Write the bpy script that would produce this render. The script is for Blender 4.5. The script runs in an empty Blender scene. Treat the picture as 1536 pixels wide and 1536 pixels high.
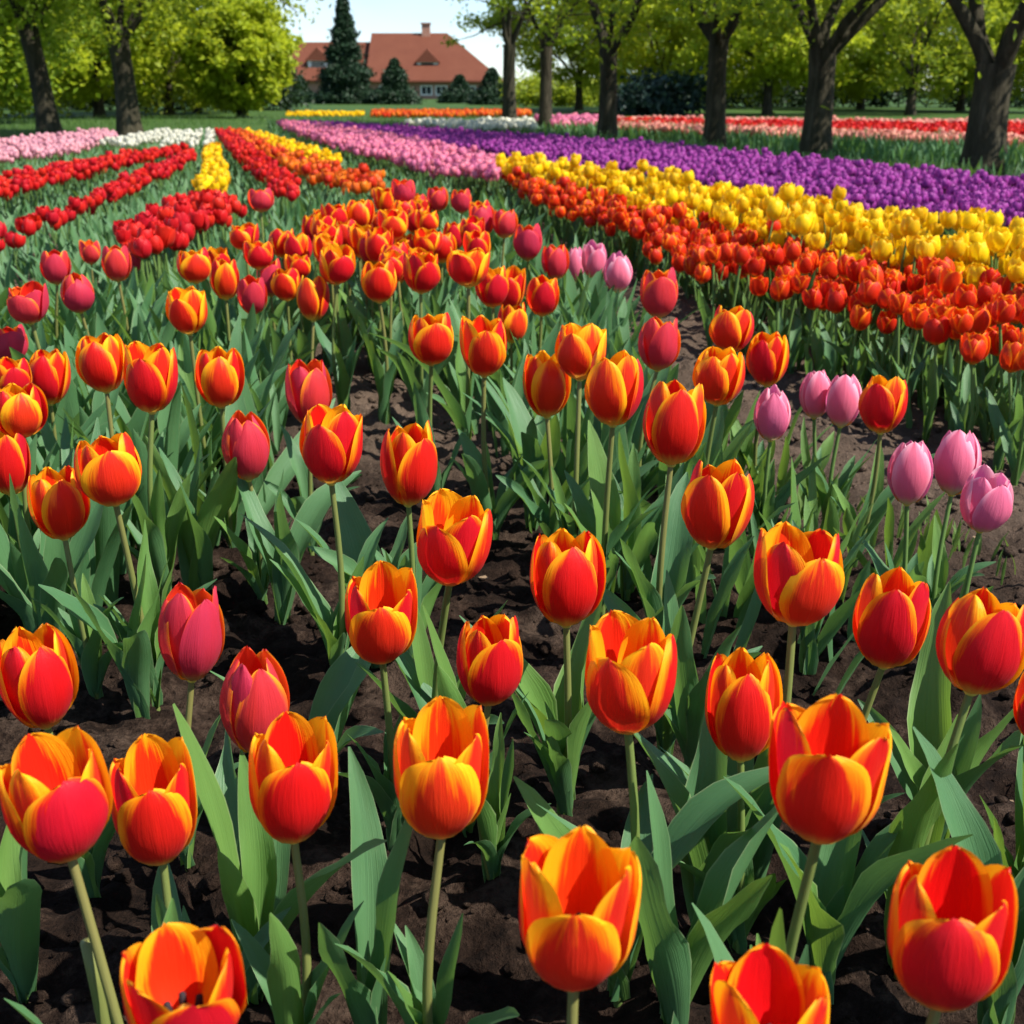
import bpy, math, random
import numpy as np
from mathutils import Vector, Matrix, noise as mnoise

random.seed(11)
rng = np.random.default_rng(11)
SC = bpy.context.scene
COL = SC.collection
R = math.radians
F_PX = 1900.0                      # focal length in pixels of the 1536 px photograph
HC = 0.75                          # camera height
PITCH = math.atan((768 - 135) / F_PX)

# ---------------------------------------------------------------- camera
cam_d = bpy.data.cameras.new('camera')
cam_d.sensor_width = 36.0
cam_d.lens = 36.0 * F_PX / 1536.0
cam_d.clip_start = 0.05
cam_d.clip_end = 3000
cam_d.dof.use_dof = True
cam_d.dof.focus_distance = 1.35
cam_d.dof.aperture_fstop = 13.0
cam = bpy.data.objects.new('camera', cam_d)
COL.objects.link(cam)
cam.location = (0, 0, HC)
cam.rotation_euler = (math.pi / 2 - PITCH, 0, 0)
SC.camera = cam

# ---------------------------------------------------------------- sky, sun, exposure
SUN_EL, SUN_AZ = R(50), R(112)     # azimuth clockwise from the view direction (+Y)
w = bpy.data.worlds.new('World'); SC.world = w; w.use_nodes = True
nt = w.node_tree; bg = nt.nodes['Background']
sky = nt.nodes.new('ShaderNodeTexSky'); sky.sky_type = 'NISHITA'; sky.sun_disc = False
sky.sun_elevation = SUN_EL; sky.sun_rotation = SUN_AZ
sky.air_density = .75; sky.dust_density = .15; sky.ozone_density = 3.0
tc = nt.nodes.new('ShaderNodeTexCoord')
mp = nt.nodes.new('ShaderNodeMapping'); mp.inputs['Scale'].default_value = (5, 5, 16)
nz = nt.nodes.new('ShaderNodeTexNoise'); nz.inputs['Scale'].default_value = 1.6; nz.inputs['Detail'].default_value = 7
rp = nt.nodes.new('ShaderNodeValToRGB'); rp.color_ramp.elements[0].position = .47; rp.color_ramp.elements[1].position = .68
mx = nt.nodes.new('ShaderNodeMixRGB'); mx.inputs[2].default_value = (4.8, 5.6, 6.6, 1)
mm = nt.nodes.new('ShaderNodeMath'); mm.operation = 'MULTIPLY'; mm.inputs[1].default_value = .5
L = nt.links
L.new(tc.outputs['Generated'], mp.inputs[0]); L.new(mp.outputs[0], nz.inputs['Vector']); L.new(nz.outputs['Fac'], rp.inputs[0])
L.new(rp.outputs[0], mm.inputs[0]); L.new(mm.outputs[0], mx.inputs[0]); L.new(sky.outputs[0], mx.inputs[1]); L.new(mx.outputs[0], bg.inputs[0])
bg.inputs[1].default_value = 0.105

sl = bpy.data.lights.new('sun', 'SUN'); sl.energy = 5.0; sl.angle = R(0.5); sl.color = (1, .95, .86)
sun = bpy.data.objects.new('sun', sl); COL.objects.link(sun)
sv = Vector((math.sin(SUN_AZ) * math.cos(SUN_EL), math.cos(SUN_AZ) * math.cos(SUN_EL), math.sin(SUN_EL)))
sun.rotation_euler = sv.to_track_quat('Z', 'Y').to_euler()
SC.view_settings.view_transform = 'Standard'; SC.view_settings.look = 'None'
SC.view_settings.exposure = 0.90; SC.view_settings.gamma = 1
SC.cycles.max_bounces = 8; SC.cycles.diffuse_bounces = 3; SC.cycles.glossy_bounces = 2
SC.cycles.transmission_bounces = 4; SC.cycles.transparent_max_bounces = 4
SC.cycles.use_denoising = True; SC.cycles.caustics_reflective = False; SC.cycles.caustics_refractive = False

# ---------------------------------------------------------------- pixels of the photograph -> places
cP, sP = math.cos(PITCH), math.sin(PITCH)
def ray(px, py):
    a, b = (px - 768) / F_PX, (768 - py) / F_PX
    return np.array((a, cP + b * sP, -sP + b * cP))
def on_z(px, py, z):
    d = ray(px, py); t = (z - HC) / d[2]
    return np.array((0, 0, HC)) + d * t
def at_dist(px, y):                 # ground point in the photograph's column px, y metres ahead
    return np.array(((px - 768) / F_PX * (y * cP + HC * sP), y, 0.0))
def z_of(py, y):                    # height of photograph row py, y metres ahead
    d = ray(768, py); return HC + d[2] / d[1] * y

# ---------------------------------------------------------------- materials
def mat(name):
    m = bpy.data.materials.new(name); m.use_nodes = True
    t = m.node_tree; t.nodes.clear()
    return m, t
class N:
    """tiny node-tree writer"""
    def __init__(s, t): s.t = t
    def n(s, typ, **kw):
        x = s.t.nodes.new('ShaderNode' + typ)
        for k, v in kw.items(): setattr(x, k, v)
        return x
    def l(s, a, b): s.t.links.new(a, b)
    def val(s, inp, v):
        if hasattr(v, 'node'): s.l(v, inp)
        else: inp.default_value = v
    def m(s, op, a, b=0.0, c=None, clamp=False):
        x = s.n('Math', operation=op, use_clamp=clamp); s.val(x.inputs[0], a); s.val(x.inputs[1], b)
        if c is not None: s.val(x.inputs[2], c)
        return x.outputs[0]
    def mix(s, f, a, b, blend='MIX'):
        x = s.n('MixRGB', blend_type=blend); s.val(x.inputs[0], f)
        for i, c in ((1, a), (2, b)):
            if hasattr(c, 'node'): s.l(c, x.inputs[i])
            else: x.inputs[i].default_value = (*c, 1)
        return x.outputs[0]
    def ramp(s, f, stops, interp='LINEAR'):
        x = s.n('ValToRGB'); r = x.color_ramp; r.interpolation = interp
        while len(r.elements) < len(stops): r.elements.new(0.5)
        for e, (p, c) in zip(r.elements, stops): e.position = p; e.color = (*c, 1)
        s.val(x.inputs[0], f); return x.outputs[0]
    def noise(s, vec, scale, detail=3, rough=.5, dist=0):
        x = s.n('TexNoise'); x.inputs['Scale'].default_value = scale; x.inputs['Detail'].default_value = detail
        x.inputs['Roughness'].default_value = rough; x.inputs['Distortion'].default_value = dist
        if vec is not None: s.l(vec, x.inputs['Vector'])
        return x.outputs['Fac']
    def xyz(s, x, y, z):
        c = s.n('CombineXYZ'); s.val(c.inputs[0], x); s.val(c.inputs[1], y); s.val(c.inputs[2], z); return c.outputs[0]
    def bump(s, h, strength, dist):
        b = s.n('Bump'); b.inputs['Strength'].default_value = strength; b.inputs['Distance'].default_value = dist
        s.l(h, b.inputs['Height']); return b.outputs[0]
    def surface(s, col, rough=.5, spec=.3, trans=0.0, tcol=None, normal=None, sheen=0.0):
        p = s.n('BsdfPrincipled')
        s.val(p.inputs['Base Color'], col if hasattr(col, 'node') else (*col, 1)); s.val(p.inputs['Roughness'], rough)
        p.inputs['Specular IOR Level'].default_value = spec
        if sheen: p.inputs['Sheen Weight'].default_value = sheen
        if normal: s.l(normal, p.inputs['Normal'])
        o = s.n('OutputMaterial'); out = p.outputs[0]
        if trans:
            t = s.n('BsdfTranslucent'); c = tcol if tcol is not None else col
            s.val(t.inputs[0], c if hasattr(c, 'node') else (*c, 1))
            if normal: s.l(normal, t.inputs['Normal'])
            x = s.n('MixShader'); x.inputs[0].default_value = trans
            s.l(p.outputs[0], x.inputs[1]); s.l(t.outputs[0], x.inputs[2]); out = x.outputs[0]
        s.l(out, o.inputs[0])

def rnd_of(g):
    oi = g.n('ObjectInfo'); at = g.n('Attribute', attribute_name='rnd')
    return g.m('FRACT', g.m('ADD', oi.outputs['Random'], at.outputs['Fac']))

def petal_mat(name, core, coreb, edge, tip, base, thr=.62, soft=.3, inner=None, trans=.34, streak=.35, hue=.0, rough=.42):
    m, t = mat(name); g = N(t)
    uv = g.n('UVMap'); sp = g.n('SeparateXYZ'); g.l(uv.outputs[0], sp.inputs[0])
    u, v = sp.outputs[0], sp.outputs[1]
    e = g.m('ABSOLUTE', g.m('SUBTRACT', g.m('MULTIPLY', u, 2), 1))
    r = rnd_of(g)
    n1 = g.noise(g.xyz(g.m('MULTIPLY', u, 9), g.m('MULTIPLY', v, 1.3), g.m('MULTIPLY', r, 37)), 1.0, 3, .6)
    n2 = g.noise(g.xyz(g.m('MULTIPLY', u, 46), g.m('MULTIPLY', v, 2.2), g.m('MULTIPLY', r, 51)), 1.0, 3, .65)
    n3 = g.noise(g.xyz(g.m('MULTIPLY', u, 2.2), g.m('MULTIPLY', v, 1.7), g.m('MULTIPLY', r, 91)), 1.0, 2, .5)
    # how far towards the rim: edge distance, height, feathered by streaks
    k = g.m('ADD', g.m('MULTIPLY', g.m('POWER', e, 1.6), .55), g.m('MULTIPLY', g.m('POWER', v, 1.8), .42))
    k = g.m('ADD', k, g.m('MULTIPLY', g.m('SUBTRACT', n1, .5), streak))
    k = g.m('ADD', k, g.m('MULTIPLY', g.m('SUBTRACT', n2, .5), streak * .55))
    k = g.m('ADD', k, g.m('MULTIPLY', g.m('SUBTRACT', r, .5), .26))
    k = g.m('ADD', k, g.m('MULTIPLY', g.m('SUBTRACT', n3, .5), .3))
    body = g.mix(n3, core, coreb)
    vein = g.m('MULTIPLY', g.m('SUBTRACT', n2, .5), .5)
    body = g.mix(g.m('ADD', .35, vein, clamp=True), body, tuple(c * .72 for c in core))
    f1 = g.n('MapRange', interpolation_type='SMOOTHSTEP'); g.val(f1.inputs[0], k)
    f1.inputs[1].default_value = thr; f1.inputs[2].default_value = thr + soft * .55
    f2 = g.n('MapRange', interpolation_type='SMOOTHSTEP'); g.val(f2.inputs[0], k)
    f2.inputs[1].default_value = thr + soft * .35; f2.inputs[2].default_value = thr + soft * 1.15
    c = g.mix(f1.outputs[0], body, edge); c = g.mix(f2.outputs[0], c, tip)
    fb = g.n('MapRange', interpolation_type='SMOOTHSTEP'); g.val(fb.inputs[0], g.m('ADD', v, g.m('MULTIPLY', g.m('SUBTRACT', n1, .5), .12)))
    fb.inputs[1].default_value = .06; fb.inputs[2].default_value = .27
    c = g.mix(fb.outputs[0], base, c)
    if inner:
        ge = g.n('NewGeometry')
        k2 = g.m('ADD', k, .07)
        f3 = g.n('MapRange', interpolation_type='SMOOTHSTEP'); g.val(f3.inputs[0], k2); f3.inputs[1].default_value = thr; f3.inputs[2].default_value = thr + soft * .3
        f4 = g.n('MapRange', interpolation_type='SMOOTHSTEP'); g.val(f4.inputs[0], k2); f4.inputs[1].default_value = thr + soft * .2; f4.inputs[2].default_value = thr + soft * .7
        ci = g.mix(f3.outputs[0], inner, edge); ci = g.mix(f4.outputs[0], ci, tip)
        fi = g.n('MapRange', interpolation_type='SMOOTHSTEP'); g.val(fi.inputs[0], v); fi.inputs[1].default_value = .06; fi.inputs[2].default_value = .26
        ci = g.mix(fi.outputs[0], (.9, .5, .03), ci)
        c = g.mix(ge.outputs['Backfacing'], c, ci)
    if hue:
        hs = g.n('HueSaturation'); g.val(hs.inputs['Hue'], g.m('ADD', .5, g.m('MULTIPLY', g.m('SUBTRACT', r, .5), hue)))
        g.val(hs.inputs['Value'], g.m('ADD', .9, g.m('MULTIPLY', r, .2))); g.l(c, hs.inputs['Color']); c = hs.outputs[0]
    h = g.m('ADD', g.m('MULTIPLY', n2, .8), n1)
    nb = g.bump(h, .32, .004)
    g.surface(c, rough, .22, trans, None, nb, .02)
    return m

YEL = (1.0, .43, .008)
M = {}
M['flame'] = petal_mat('flame petal', (.74, .016, .006), (.66, .012, .014), (.93, .17, .004), YEL, (.80, .56, .07), .42, .28, inner=(.86, .030, .006), hue=.012, streak=.5)
M['coral'] = petal_mat('coral petal', (.66, .030, .040), (.60, .045, .105), (.88, .10, .02), (.98, .34, .02), (.55, .36, .10), .64, .34, inner=(.86, .06, .01), hue=.015, rough=.5)
M['pink'] = petal_mat('pink petal', (.88, .20, .33), (.82, .14, .27), (.90, .32, .44), (.92, .50, .58), (.66, .62, .30), .46, .5, inner=(.75, .15, .35), hue=.015, streak=.25, rough=.5)
M['scarlet'] = petal_mat('scarlet petal', (.74, .040, .005), (.66, .022, .006), (.90, .14, .004), (.97, .34, .008), (.6, .3, .02), .52, .4, inner=(.8, .05, .006), hue=.008)
M['red'] = petal_mat('red petal', (.70, .013, .012), (.60, .008, .010), (.78, .024, .014), (.78, .05, .02), (.4, .05, .02), .6, .6, inner=(.6, .012, .012), hue=.008)
M['yellow'] = petal_mat('yellow petal', (.93, .60, .004), (.91, .64, .008), (.94, .68, .010), (.95, .74, .03), (.65, .60, .04), .6, .6, inner=(.9, .5, .005), hue=.02)
M['purple'] = petal_mat('purple petal', (.40, .052, .35), (.32, .036, .29), (.49, .10, .43), (.57, .19, .52), (.25, .1, .25), .6, .6, inner=(.24, .03, .25), hue=.015)
M['rose'] = petal_mat('rose petal', (.80, .23, .36), (.76, .18, .31), (.86, .36, .48), (.90, .52, .60), (.6, .4, .4), .6, .6, inner=(.7, .15, .38), hue=.03)
M['blush'] = petal_mat('blush petal', (.82, .42, .48), (.80, .34, .42), (.86, .54, .58), (.88, .66, .68), (.6, .5, .4), .6, .6, inner=(.8, .36, .44), hue=.02)
M['white'] = petal_mat('white petal', (.78, .76, .64), (.74, .73, .58), (.8, .78, .68), (.82, .8, .7), (.5, .55, .3), .6, .6, inner=(.75, .72, .6))
M['peach'] = petal_mat('peach petal', (.80, .34, .27), (.78, .28, .24), (.84, .44, .34), (.86, .5, .4), (.6, .4, .2), .6, .6, inner=(.78, .3, .25), hue=.02)
M['orange'] = petal_mat('orange petal', (.78, .14, .01), (.72, .09, .01), (.85, .2, .01), (.9, .28, .02), (.6, .3, .05), .6, .6, inner=(.75, .12, .01), hue=.04)

def leaf_mat(name, a, b, lit, rough=.42, trans=.3, spec=.4):
    m, t = mat(name); g = N(t)
    uv = g.n('UVMap'); sp = g.n('SeparateXYZ'); g.l(uv.outputs[0], sp.inputs[0]); u, v = sp.outputs[0], sp.outputs[1]
    r = rnd_of(g)
    n1 = g.noise(g.xyz(g.m('MULTIPLY', u, 2.0), g.m('MULTIPLY', v, 4), g.m('MULTIPLY', r, 40)), 1.0, 4, .6)
    n2 = g.noise(g.xyz(g.m('MULTIPLY', u, 42), g.m('MULTIPLY', v, .9), g.m('MULTIPLY', r, 60)), 1.0, 2, .6)
    c = g.mix(g.m('ADD', g.m('MULTIPLY', n1, .8), g.m('MULTIPLY', g.m('SUBTRACT', r, .5), .7), clamp=True), a, b)
    c = g.mix(g.m('MULTIPLY', n2, .5), c, tuple(x * .68 for x in a))
    e = g.m('ABSOLUTE', g.m('SUBTRACT', g.m('MULTIPLY', u, 2), 1))
    rim = g.n('MapRange', interpolation_type='SMOOTHSTEP'); g.val(rim.inputs[0], e); rim.inputs[1].default_value = .93; rim.inputs[2].default_value = 1.0
    c = g.mix(g.m('MULTIPLY', rim.outputs[0], .45), c, (.36, .42, .22))
    nb = g.bump(g.m('ADD', n2, n1), .3, .004)
    g.surface(c, g.m('ADD', rough, g.m('MULTIPLY', n1, .15)), spec, trans, g.mix(.5, c, lit), nb)
    return m
M['leaf'] = leaf_mat('tulip leaf', (.066, .175, .070), (.12, .25, .095), (.30, .54, .05))
M['leaf_pale'] = leaf_mat('pale tulip leaf', (.10, .22, .05), (.16, .29, .06), (.36, .56, .04))
M['leaf_dark'] = leaf_mat('deep green leaf', (.042, .115, .036), (.075, .17, .048), (.22, .38, .03))
M['weed'] = leaf_mat('weed leaf', (.09, .17, .03), (.15, .24, .05), (.3, .45, .05))

def stem_mat(name, lo, hi):
    m, t = mat(name); g = N(t)
    uv = g.n('UVMap'); sp = g.n('SeparateXYZ'); g.l(uv.outputs[0], sp.inputs[0])
    n = g.noise(g.xyz(g.m('MULTIPLY', sp.outputs[0], 6), g.m('MULTIPLY', sp.outputs[1], 4), rnd_of(g)), 2.0, 3)
    c = g.mix(g.m('ADD', g.m('MULTIPLY', sp.outputs[1], .7), g.m('MULTIPLY', n, .35), clamp=True), lo, hi)
    c = g.mix(g.m('MULTIPLY', rnd_of(g), .6), c, (.10, .20, .045))
    g.surface(c, .45, .3, .1, c, g.bump(n, .2, .002)); return m
M['stem'] = stem_mat('tulip stem', (.13, .17, .045), (.20, .17, .055))
M['stem_green'] = stem_mat('green stem', (.09, .17, .04), (.14, .22, .06))

def simple(name, col, rough=.5, var=.3, scale=60, trans=0, spec=.3):
    m, t = mat(name); g = N(t); tcn = g.n('TexCoord')
    n = g.noise(tcn.outputs['Object'], scale, 4, .6)
    c = g.mix(n, tuple(x * (1 - var) for x in col), tuple(min(1, x * (1 + var)) for x in col))
    g.surface(c, rough, spec, trans, None, g.bump(n, .2, .003)); return m
M['anther'] = simple('dark anther', (.020, .012, .016), .7, .4, 400)
M['pistil'] = simple('yellow pistil', (.62, .48, .08), .5, .2, 300)

def foliage_mat(name, a, b, lit, trans=.4, scale=.9):
    m, t = mat(name); g = N(t); tcn = g.n('TexCoord')
    at = g.n('Attribute', attribute_name='rnd'); oi = g.n('ObjectInfo')
    n = g.noise(tcn.outputs['Object'], scale, 2, .5)
    f = g.m('ADD', g.m('MULTIPLY', at.outputs['Fac'], .6), g.m('MULTIPLY', n, .6)); f = g.m('SUBTRACT', f, .1, clamp=True)
    c = g.mix(f, a, b)
    g.surface(c, .5, .25, trans, g.mix(.6, c, lit)); return m
M['fol_green'] = foliage_mat('spring green foliage', (.10, .17, .014), (.22, .31, .022), (.55, .65, .03), .5)
M['fol_yellow'] = foliage_mat('yellow green foliage', (.24, .32, .016), (.37, .42, .026), (.68, .74, .04), .5)
M['fol_mid'] = foliage_mat('mid green foliage', (.15, .22, .018), (.28, .34, .028), (.60, .66, .04), .5)
M['fol_dark'] = foliage_mat('dark hedge foliage', (.010, .024, .010), (.022, .048, .018), (.05, .09, .02), .15)
M['fol_conifer'] = foliage_mat('conifer needles', (.010, .028, .013), (.024, .056, .024), (.04, .08, .03), .08, 2.5)
M['fol_blue'] = foliage_mat('blue green shrub foliage', (.012, .030, .026), (.026, .055, .045), (.05, .09, .06), .12)

def bark():
    m, t = mat('bark'); g = N(t); tcn = g.n('TexCoord'); mpn = g.n('Mapping'); mpn.inputs['Scale'].default_value = (9, 9, 1.6)
    g.l(tcn.outputs['Object'], mpn.inputs[0])
    n = g.noise(mpn.outputs[0], 1.6, 6, .65, .4); n2 = g.noise(tcn.outputs['Object'], 1.4, 3)
    c = g.ramp(n, [(.3, (.014, .011, .008)), (.55, (.046, .037, .027)), (.75, (.11, .092, .066))])
    c = g.mix(g.m('MULTIPLY', n2, .3), c, (.07, .08, .035))
    g.surface(c, .9, .1, 0, None, g.bump(n, 1.0, .05)); return m
M['bark'] = bark()

def soil():
    m, t = mat('dark soil'); g = N(t); ge = g.n('NewGeometry'); p = ge.outputs['Position']
    n = g.noise(p, 9, 8, .62); n2 = g.noise(p, 70, 6, .7); n3 = g.noise(p, 1.3, 3); n4 = g.noise(p, 260, 3, .7)
    k = g.m('ADD', g.m('MULTIPLY', n, .55), g.m('MULTIPLY', n2, .45))
    c = g.ramp(k, [(.36, (.006, .0035, .0026)), (.5, (.022, .013, .009)), (.63, (.055, .034, .024)), (.8, (.12, .082, .058))])
    dry = g.n('MapRange', interpolation_type='SMOOTHSTEP'); g.val(dry.inputs[0], g.m('ADD', g.noise(p, 4.5, 5, .6), g.m('MULTIPLY', g.m('SUBTRACT', n2, .5), .4))); dry.inputs[1].default_value = .5; dry.inputs[2].default_value = .68
    c = g.mix(g.m('MULTIPLY', dry.outputs[0], .45), c, (.105, .072, .052))
    # drier, paler earth along the path between the beds
    sx = g.n('SeparateXYZ'); g.l(p, sx.inputs[0])
    far = g.n('MapRange', interpolation_type='SMOOTHSTEP'); g.val(far.inputs[0], g.m('ADD', sx.outputs[1], g.m('MULTIPLY', sx.outputs[0], .55)))
    far.inputs[1].default_value = 2.0; far.inputs[2].default_value = 2.9
    c = g.mix(g.m('MULTIPLY', far.outputs[0], g.m('ADD', .3, g.m('MULTIPLY', n3, .6))), c, g.mix(k, (.055, .037, .027), (.29, .21, .155)))
    h = g.m('ADD', g.m('MULTIPLY', n2, .5), g.m('ADD', n, g.m('MULTIPLY', n4, .2)))
    g.surface(c, .95, .08, 0, None, g.bump(h, 1.0, .03)); return m
M['soil'] = soil()
def lawn():
    m, t = mat('lawn'); g = N(t); ge = g.n('NewGeometry'); p = ge.outputs['Position']
    n = g.noise(p, .35, 4); n2 = g.noise(p, 9, 5, .7)
    c = g.mix(n, (.030, .075, .014), (.07, .13, .025)); c = g.mix(g.m('MULTIPLY', n2, .6), c, (.025, .05, .012))
    g.surface(c, .8, .15, 0, None, g.bump(n2, .8, .05)); return m
M['lawn'] = lawn()
M['grass'] = leaf_mat('grass blade', (.035, .10, .018), (.075, .16, .03), (.2, .35, .03))
M['litter'] = simple('dry leaf scrap', (.22, .15, .09), .8, .5, 90)
M['clod'] = M['soil']

# ---------------------------------------------------------------- mesh helpers (arrays of quads)
class Geo:
    """vertices, quads, per-vertex uv, per-face material index, per-vertex rnd"""
    def __init__(s): s.V, s.F, s.U, s.K, s.Rn, s.n = [], [], [], [], [], 0
    def add(s, V, Fq, U=None, k=0, r=0.0):
        V = np.asarray(V, float); Fq = np.asarray(Fq, int)
        s.V.append(V); s.F.append(Fq + s.n); s.n += len(V)
        s.U.append(np.zeros((len(V), 2)) if U is None else np.asarray(U, float))
        s.K.append(np.broadcast_to(np.asarray(k), (len(Fq),)).astype(int)); s.Rn.append(np.full(len(V), r) if np.isscalar(r) else np.asarray(r))
        return s
    def arr(s):
        return (np.concatenate(s.V), np.concatenate(s.F), np.concatenate(s.U), np.concatenate(s.K), np.concatenate(s.Rn))
    def proto(s):
        return s.arr()
    def stamp(s, proto, Ms, rs=None):
        """many copies of proto: Ms is (n,4,4)"""
        V, Fq, U, K, _ = proto; n = len(Ms)
        if n == 0: return s
        Vh = np.concatenate([V, np.ones((len(V), 1))], 1)
        W = np.einsum('nij,vj->nvi', Ms, Vh)[..., :3].reshape(-1, 3)
        Fa = (Fq[None] + (np.arange(n) * len(V))[:, None, None]).reshape(-1, 4)
        s.V.append(W); s.F.append(Fa + s.n); s.n += len(W); s.U.append(np.tile(U, (n, 1))); s.K.append(np.tile(K, n))
        s.Rn.append(np.repeat(rng.random(n) if rs is None else rs, len(V)))
        return s
    def mesh(s, name, mats, smooth=True):
        V, Fq, U, K, Rn = s.arr()
        me = bpy.data.meshes.new(name)
        me.vertices.add(len(V)); me.vertices.foreach_set('co', V.astype(np.float32).ravel())
        me.loops.add(len(Fq) * 4); me.loops.foreach_set('vertex_index', Fq.astype(np.int32).ravel())
        me.polygons.add(len(Fq)); me.polygons.foreach_set('loop_start', np.arange(0, len(Fq) * 4, 4, dtype=np.int32))
        me.polygons.foreach_set('material_index', K.astype(np.int32))
        me.polygons.foreach_set('use_smooth', np.full(len(Fq), smooth))
        uv = me.uv_layers.new(name='UVMap'); uv.data.foreach_set('uv', U[Fq.ravel()].astype(np.float32).ravel())
        if Rn.any():
            a = me.attributes.new('rnd', 'FLOAT', 'POINT'); a.data.foreach_set('value', Rn.astype(np.float32))
        for m in (mats if isinstance(mats, (list, tuple)) else [mats]): me.materials.append(m)
        me.update(calc_edges=True)
        return me

def link(name, me, parent=None, loc=None):
    o = bpy.data.objects.new(name, me); COL.objects.link(o)
    if parent: o.parent = parent
    if loc is not None: o.location = loc
    return o
def tag(o, label=None, cat=None, group=None, kind=None):
    if label: o['label'] = label
    if cat: o['category'] = cat
    if group: o['group'] = group
    if kind: o['kind'] = kind
    return o
def empty(name, loc, rz=0):
    o = bpy.data.objects.new(name, None); COL.objects.link(o); o.location = loc; o.rotation_euler = (0, 0, rz); o.empty_display_size = .05
    return o
def grid_faces(nu, nv):
    i, j = np.meshgrid(np.arange(nu - 1), np.arange(nv - 1)); a = (j * nu + i).ravel()
    return np.stack([a, a + 1, a + 1 + nu, a + nu], 1)
def tube(path, radii, sides=8):
    """tube along a polyline -> V, F, U"""
    P = np.asarray(path, float); n = len(P); T = np.gradient(P, axis=0); T /= np.linalg.norm(T, axis=1)[:, None] + 1e-9
    ref = np.array((1.0, 0, 0)) if abs(T[0][0]) < .8 else np.array((0, 1.0, 0))
    V, U = [], []
    for k in range(n):
        a = np.cross(T[k], ref); a /= np.linalg.norm(a); b = np.cross(T[k], a); ref = np.cross(a, T[k])
        for s_ in range(sides):
            th = 2 * math.pi * s_ / sides
            V.append(P[k] + radii[k] * (math.cos(th) * a + math.sin(th) * b)); U.append((s_ / sides, k / (n - 1)))
    Fq = []
    for k in range(n - 1):
        for s_ in range(sides):
            q = (s_ + 1) % sides
            Fq.append((k * sides + s_, k * sides + q, (k + 1) * sides + q, (k + 1) * sides + s_))
    return np.array(V), np.array(Fq), np.array(U)
def TM(loc, rz=0.0, s=1.0, tilt=0.0, tdir=0.0):
    m = Matrix.Translation(loc) @ Matrix.Rotation(tilt, 4, Vector((math.cos(tdir), math.sin(tdir), 0))) @ Matrix.Rotation(rz, 4, 'Z')
    sc = s if isinstance(s, (tuple, list)) else (s, s, s)
    return np.array(m @ Matrix.Diagonal((*sc, 1)))
def TMs(pts, smin, smax, tilt=.15, ref=None):
    return np.array([TM(p, random.uniform(0, 6.283), random.uniform(smin, smax), random.gauss(0, tilt), random.uniform(0, 6.283)) for p in pts]) if len(pts) else np.zeros((0, 4, 4))

def catmull(xs, ys, x):
    xs = np.asarray(xs, float); ys = np.asarray(ys, float); m = np.gradient(ys, xs)
    k = np.clip(np.searchsorted(xs, x) - 1, 0, len(xs) - 2); h = xs[k + 1] - xs[k]; t = (x - xs[k]) / h
    return ((2 * t**3 - 3 * t**2 + 1) * ys[k] + (t**3 - 2 * t**2 + t) * h * m[k] + (-2 * t**3 + 3 * t**2) * ys[k + 1] + (t**3 - t**2) * h * m[k + 1])

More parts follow.
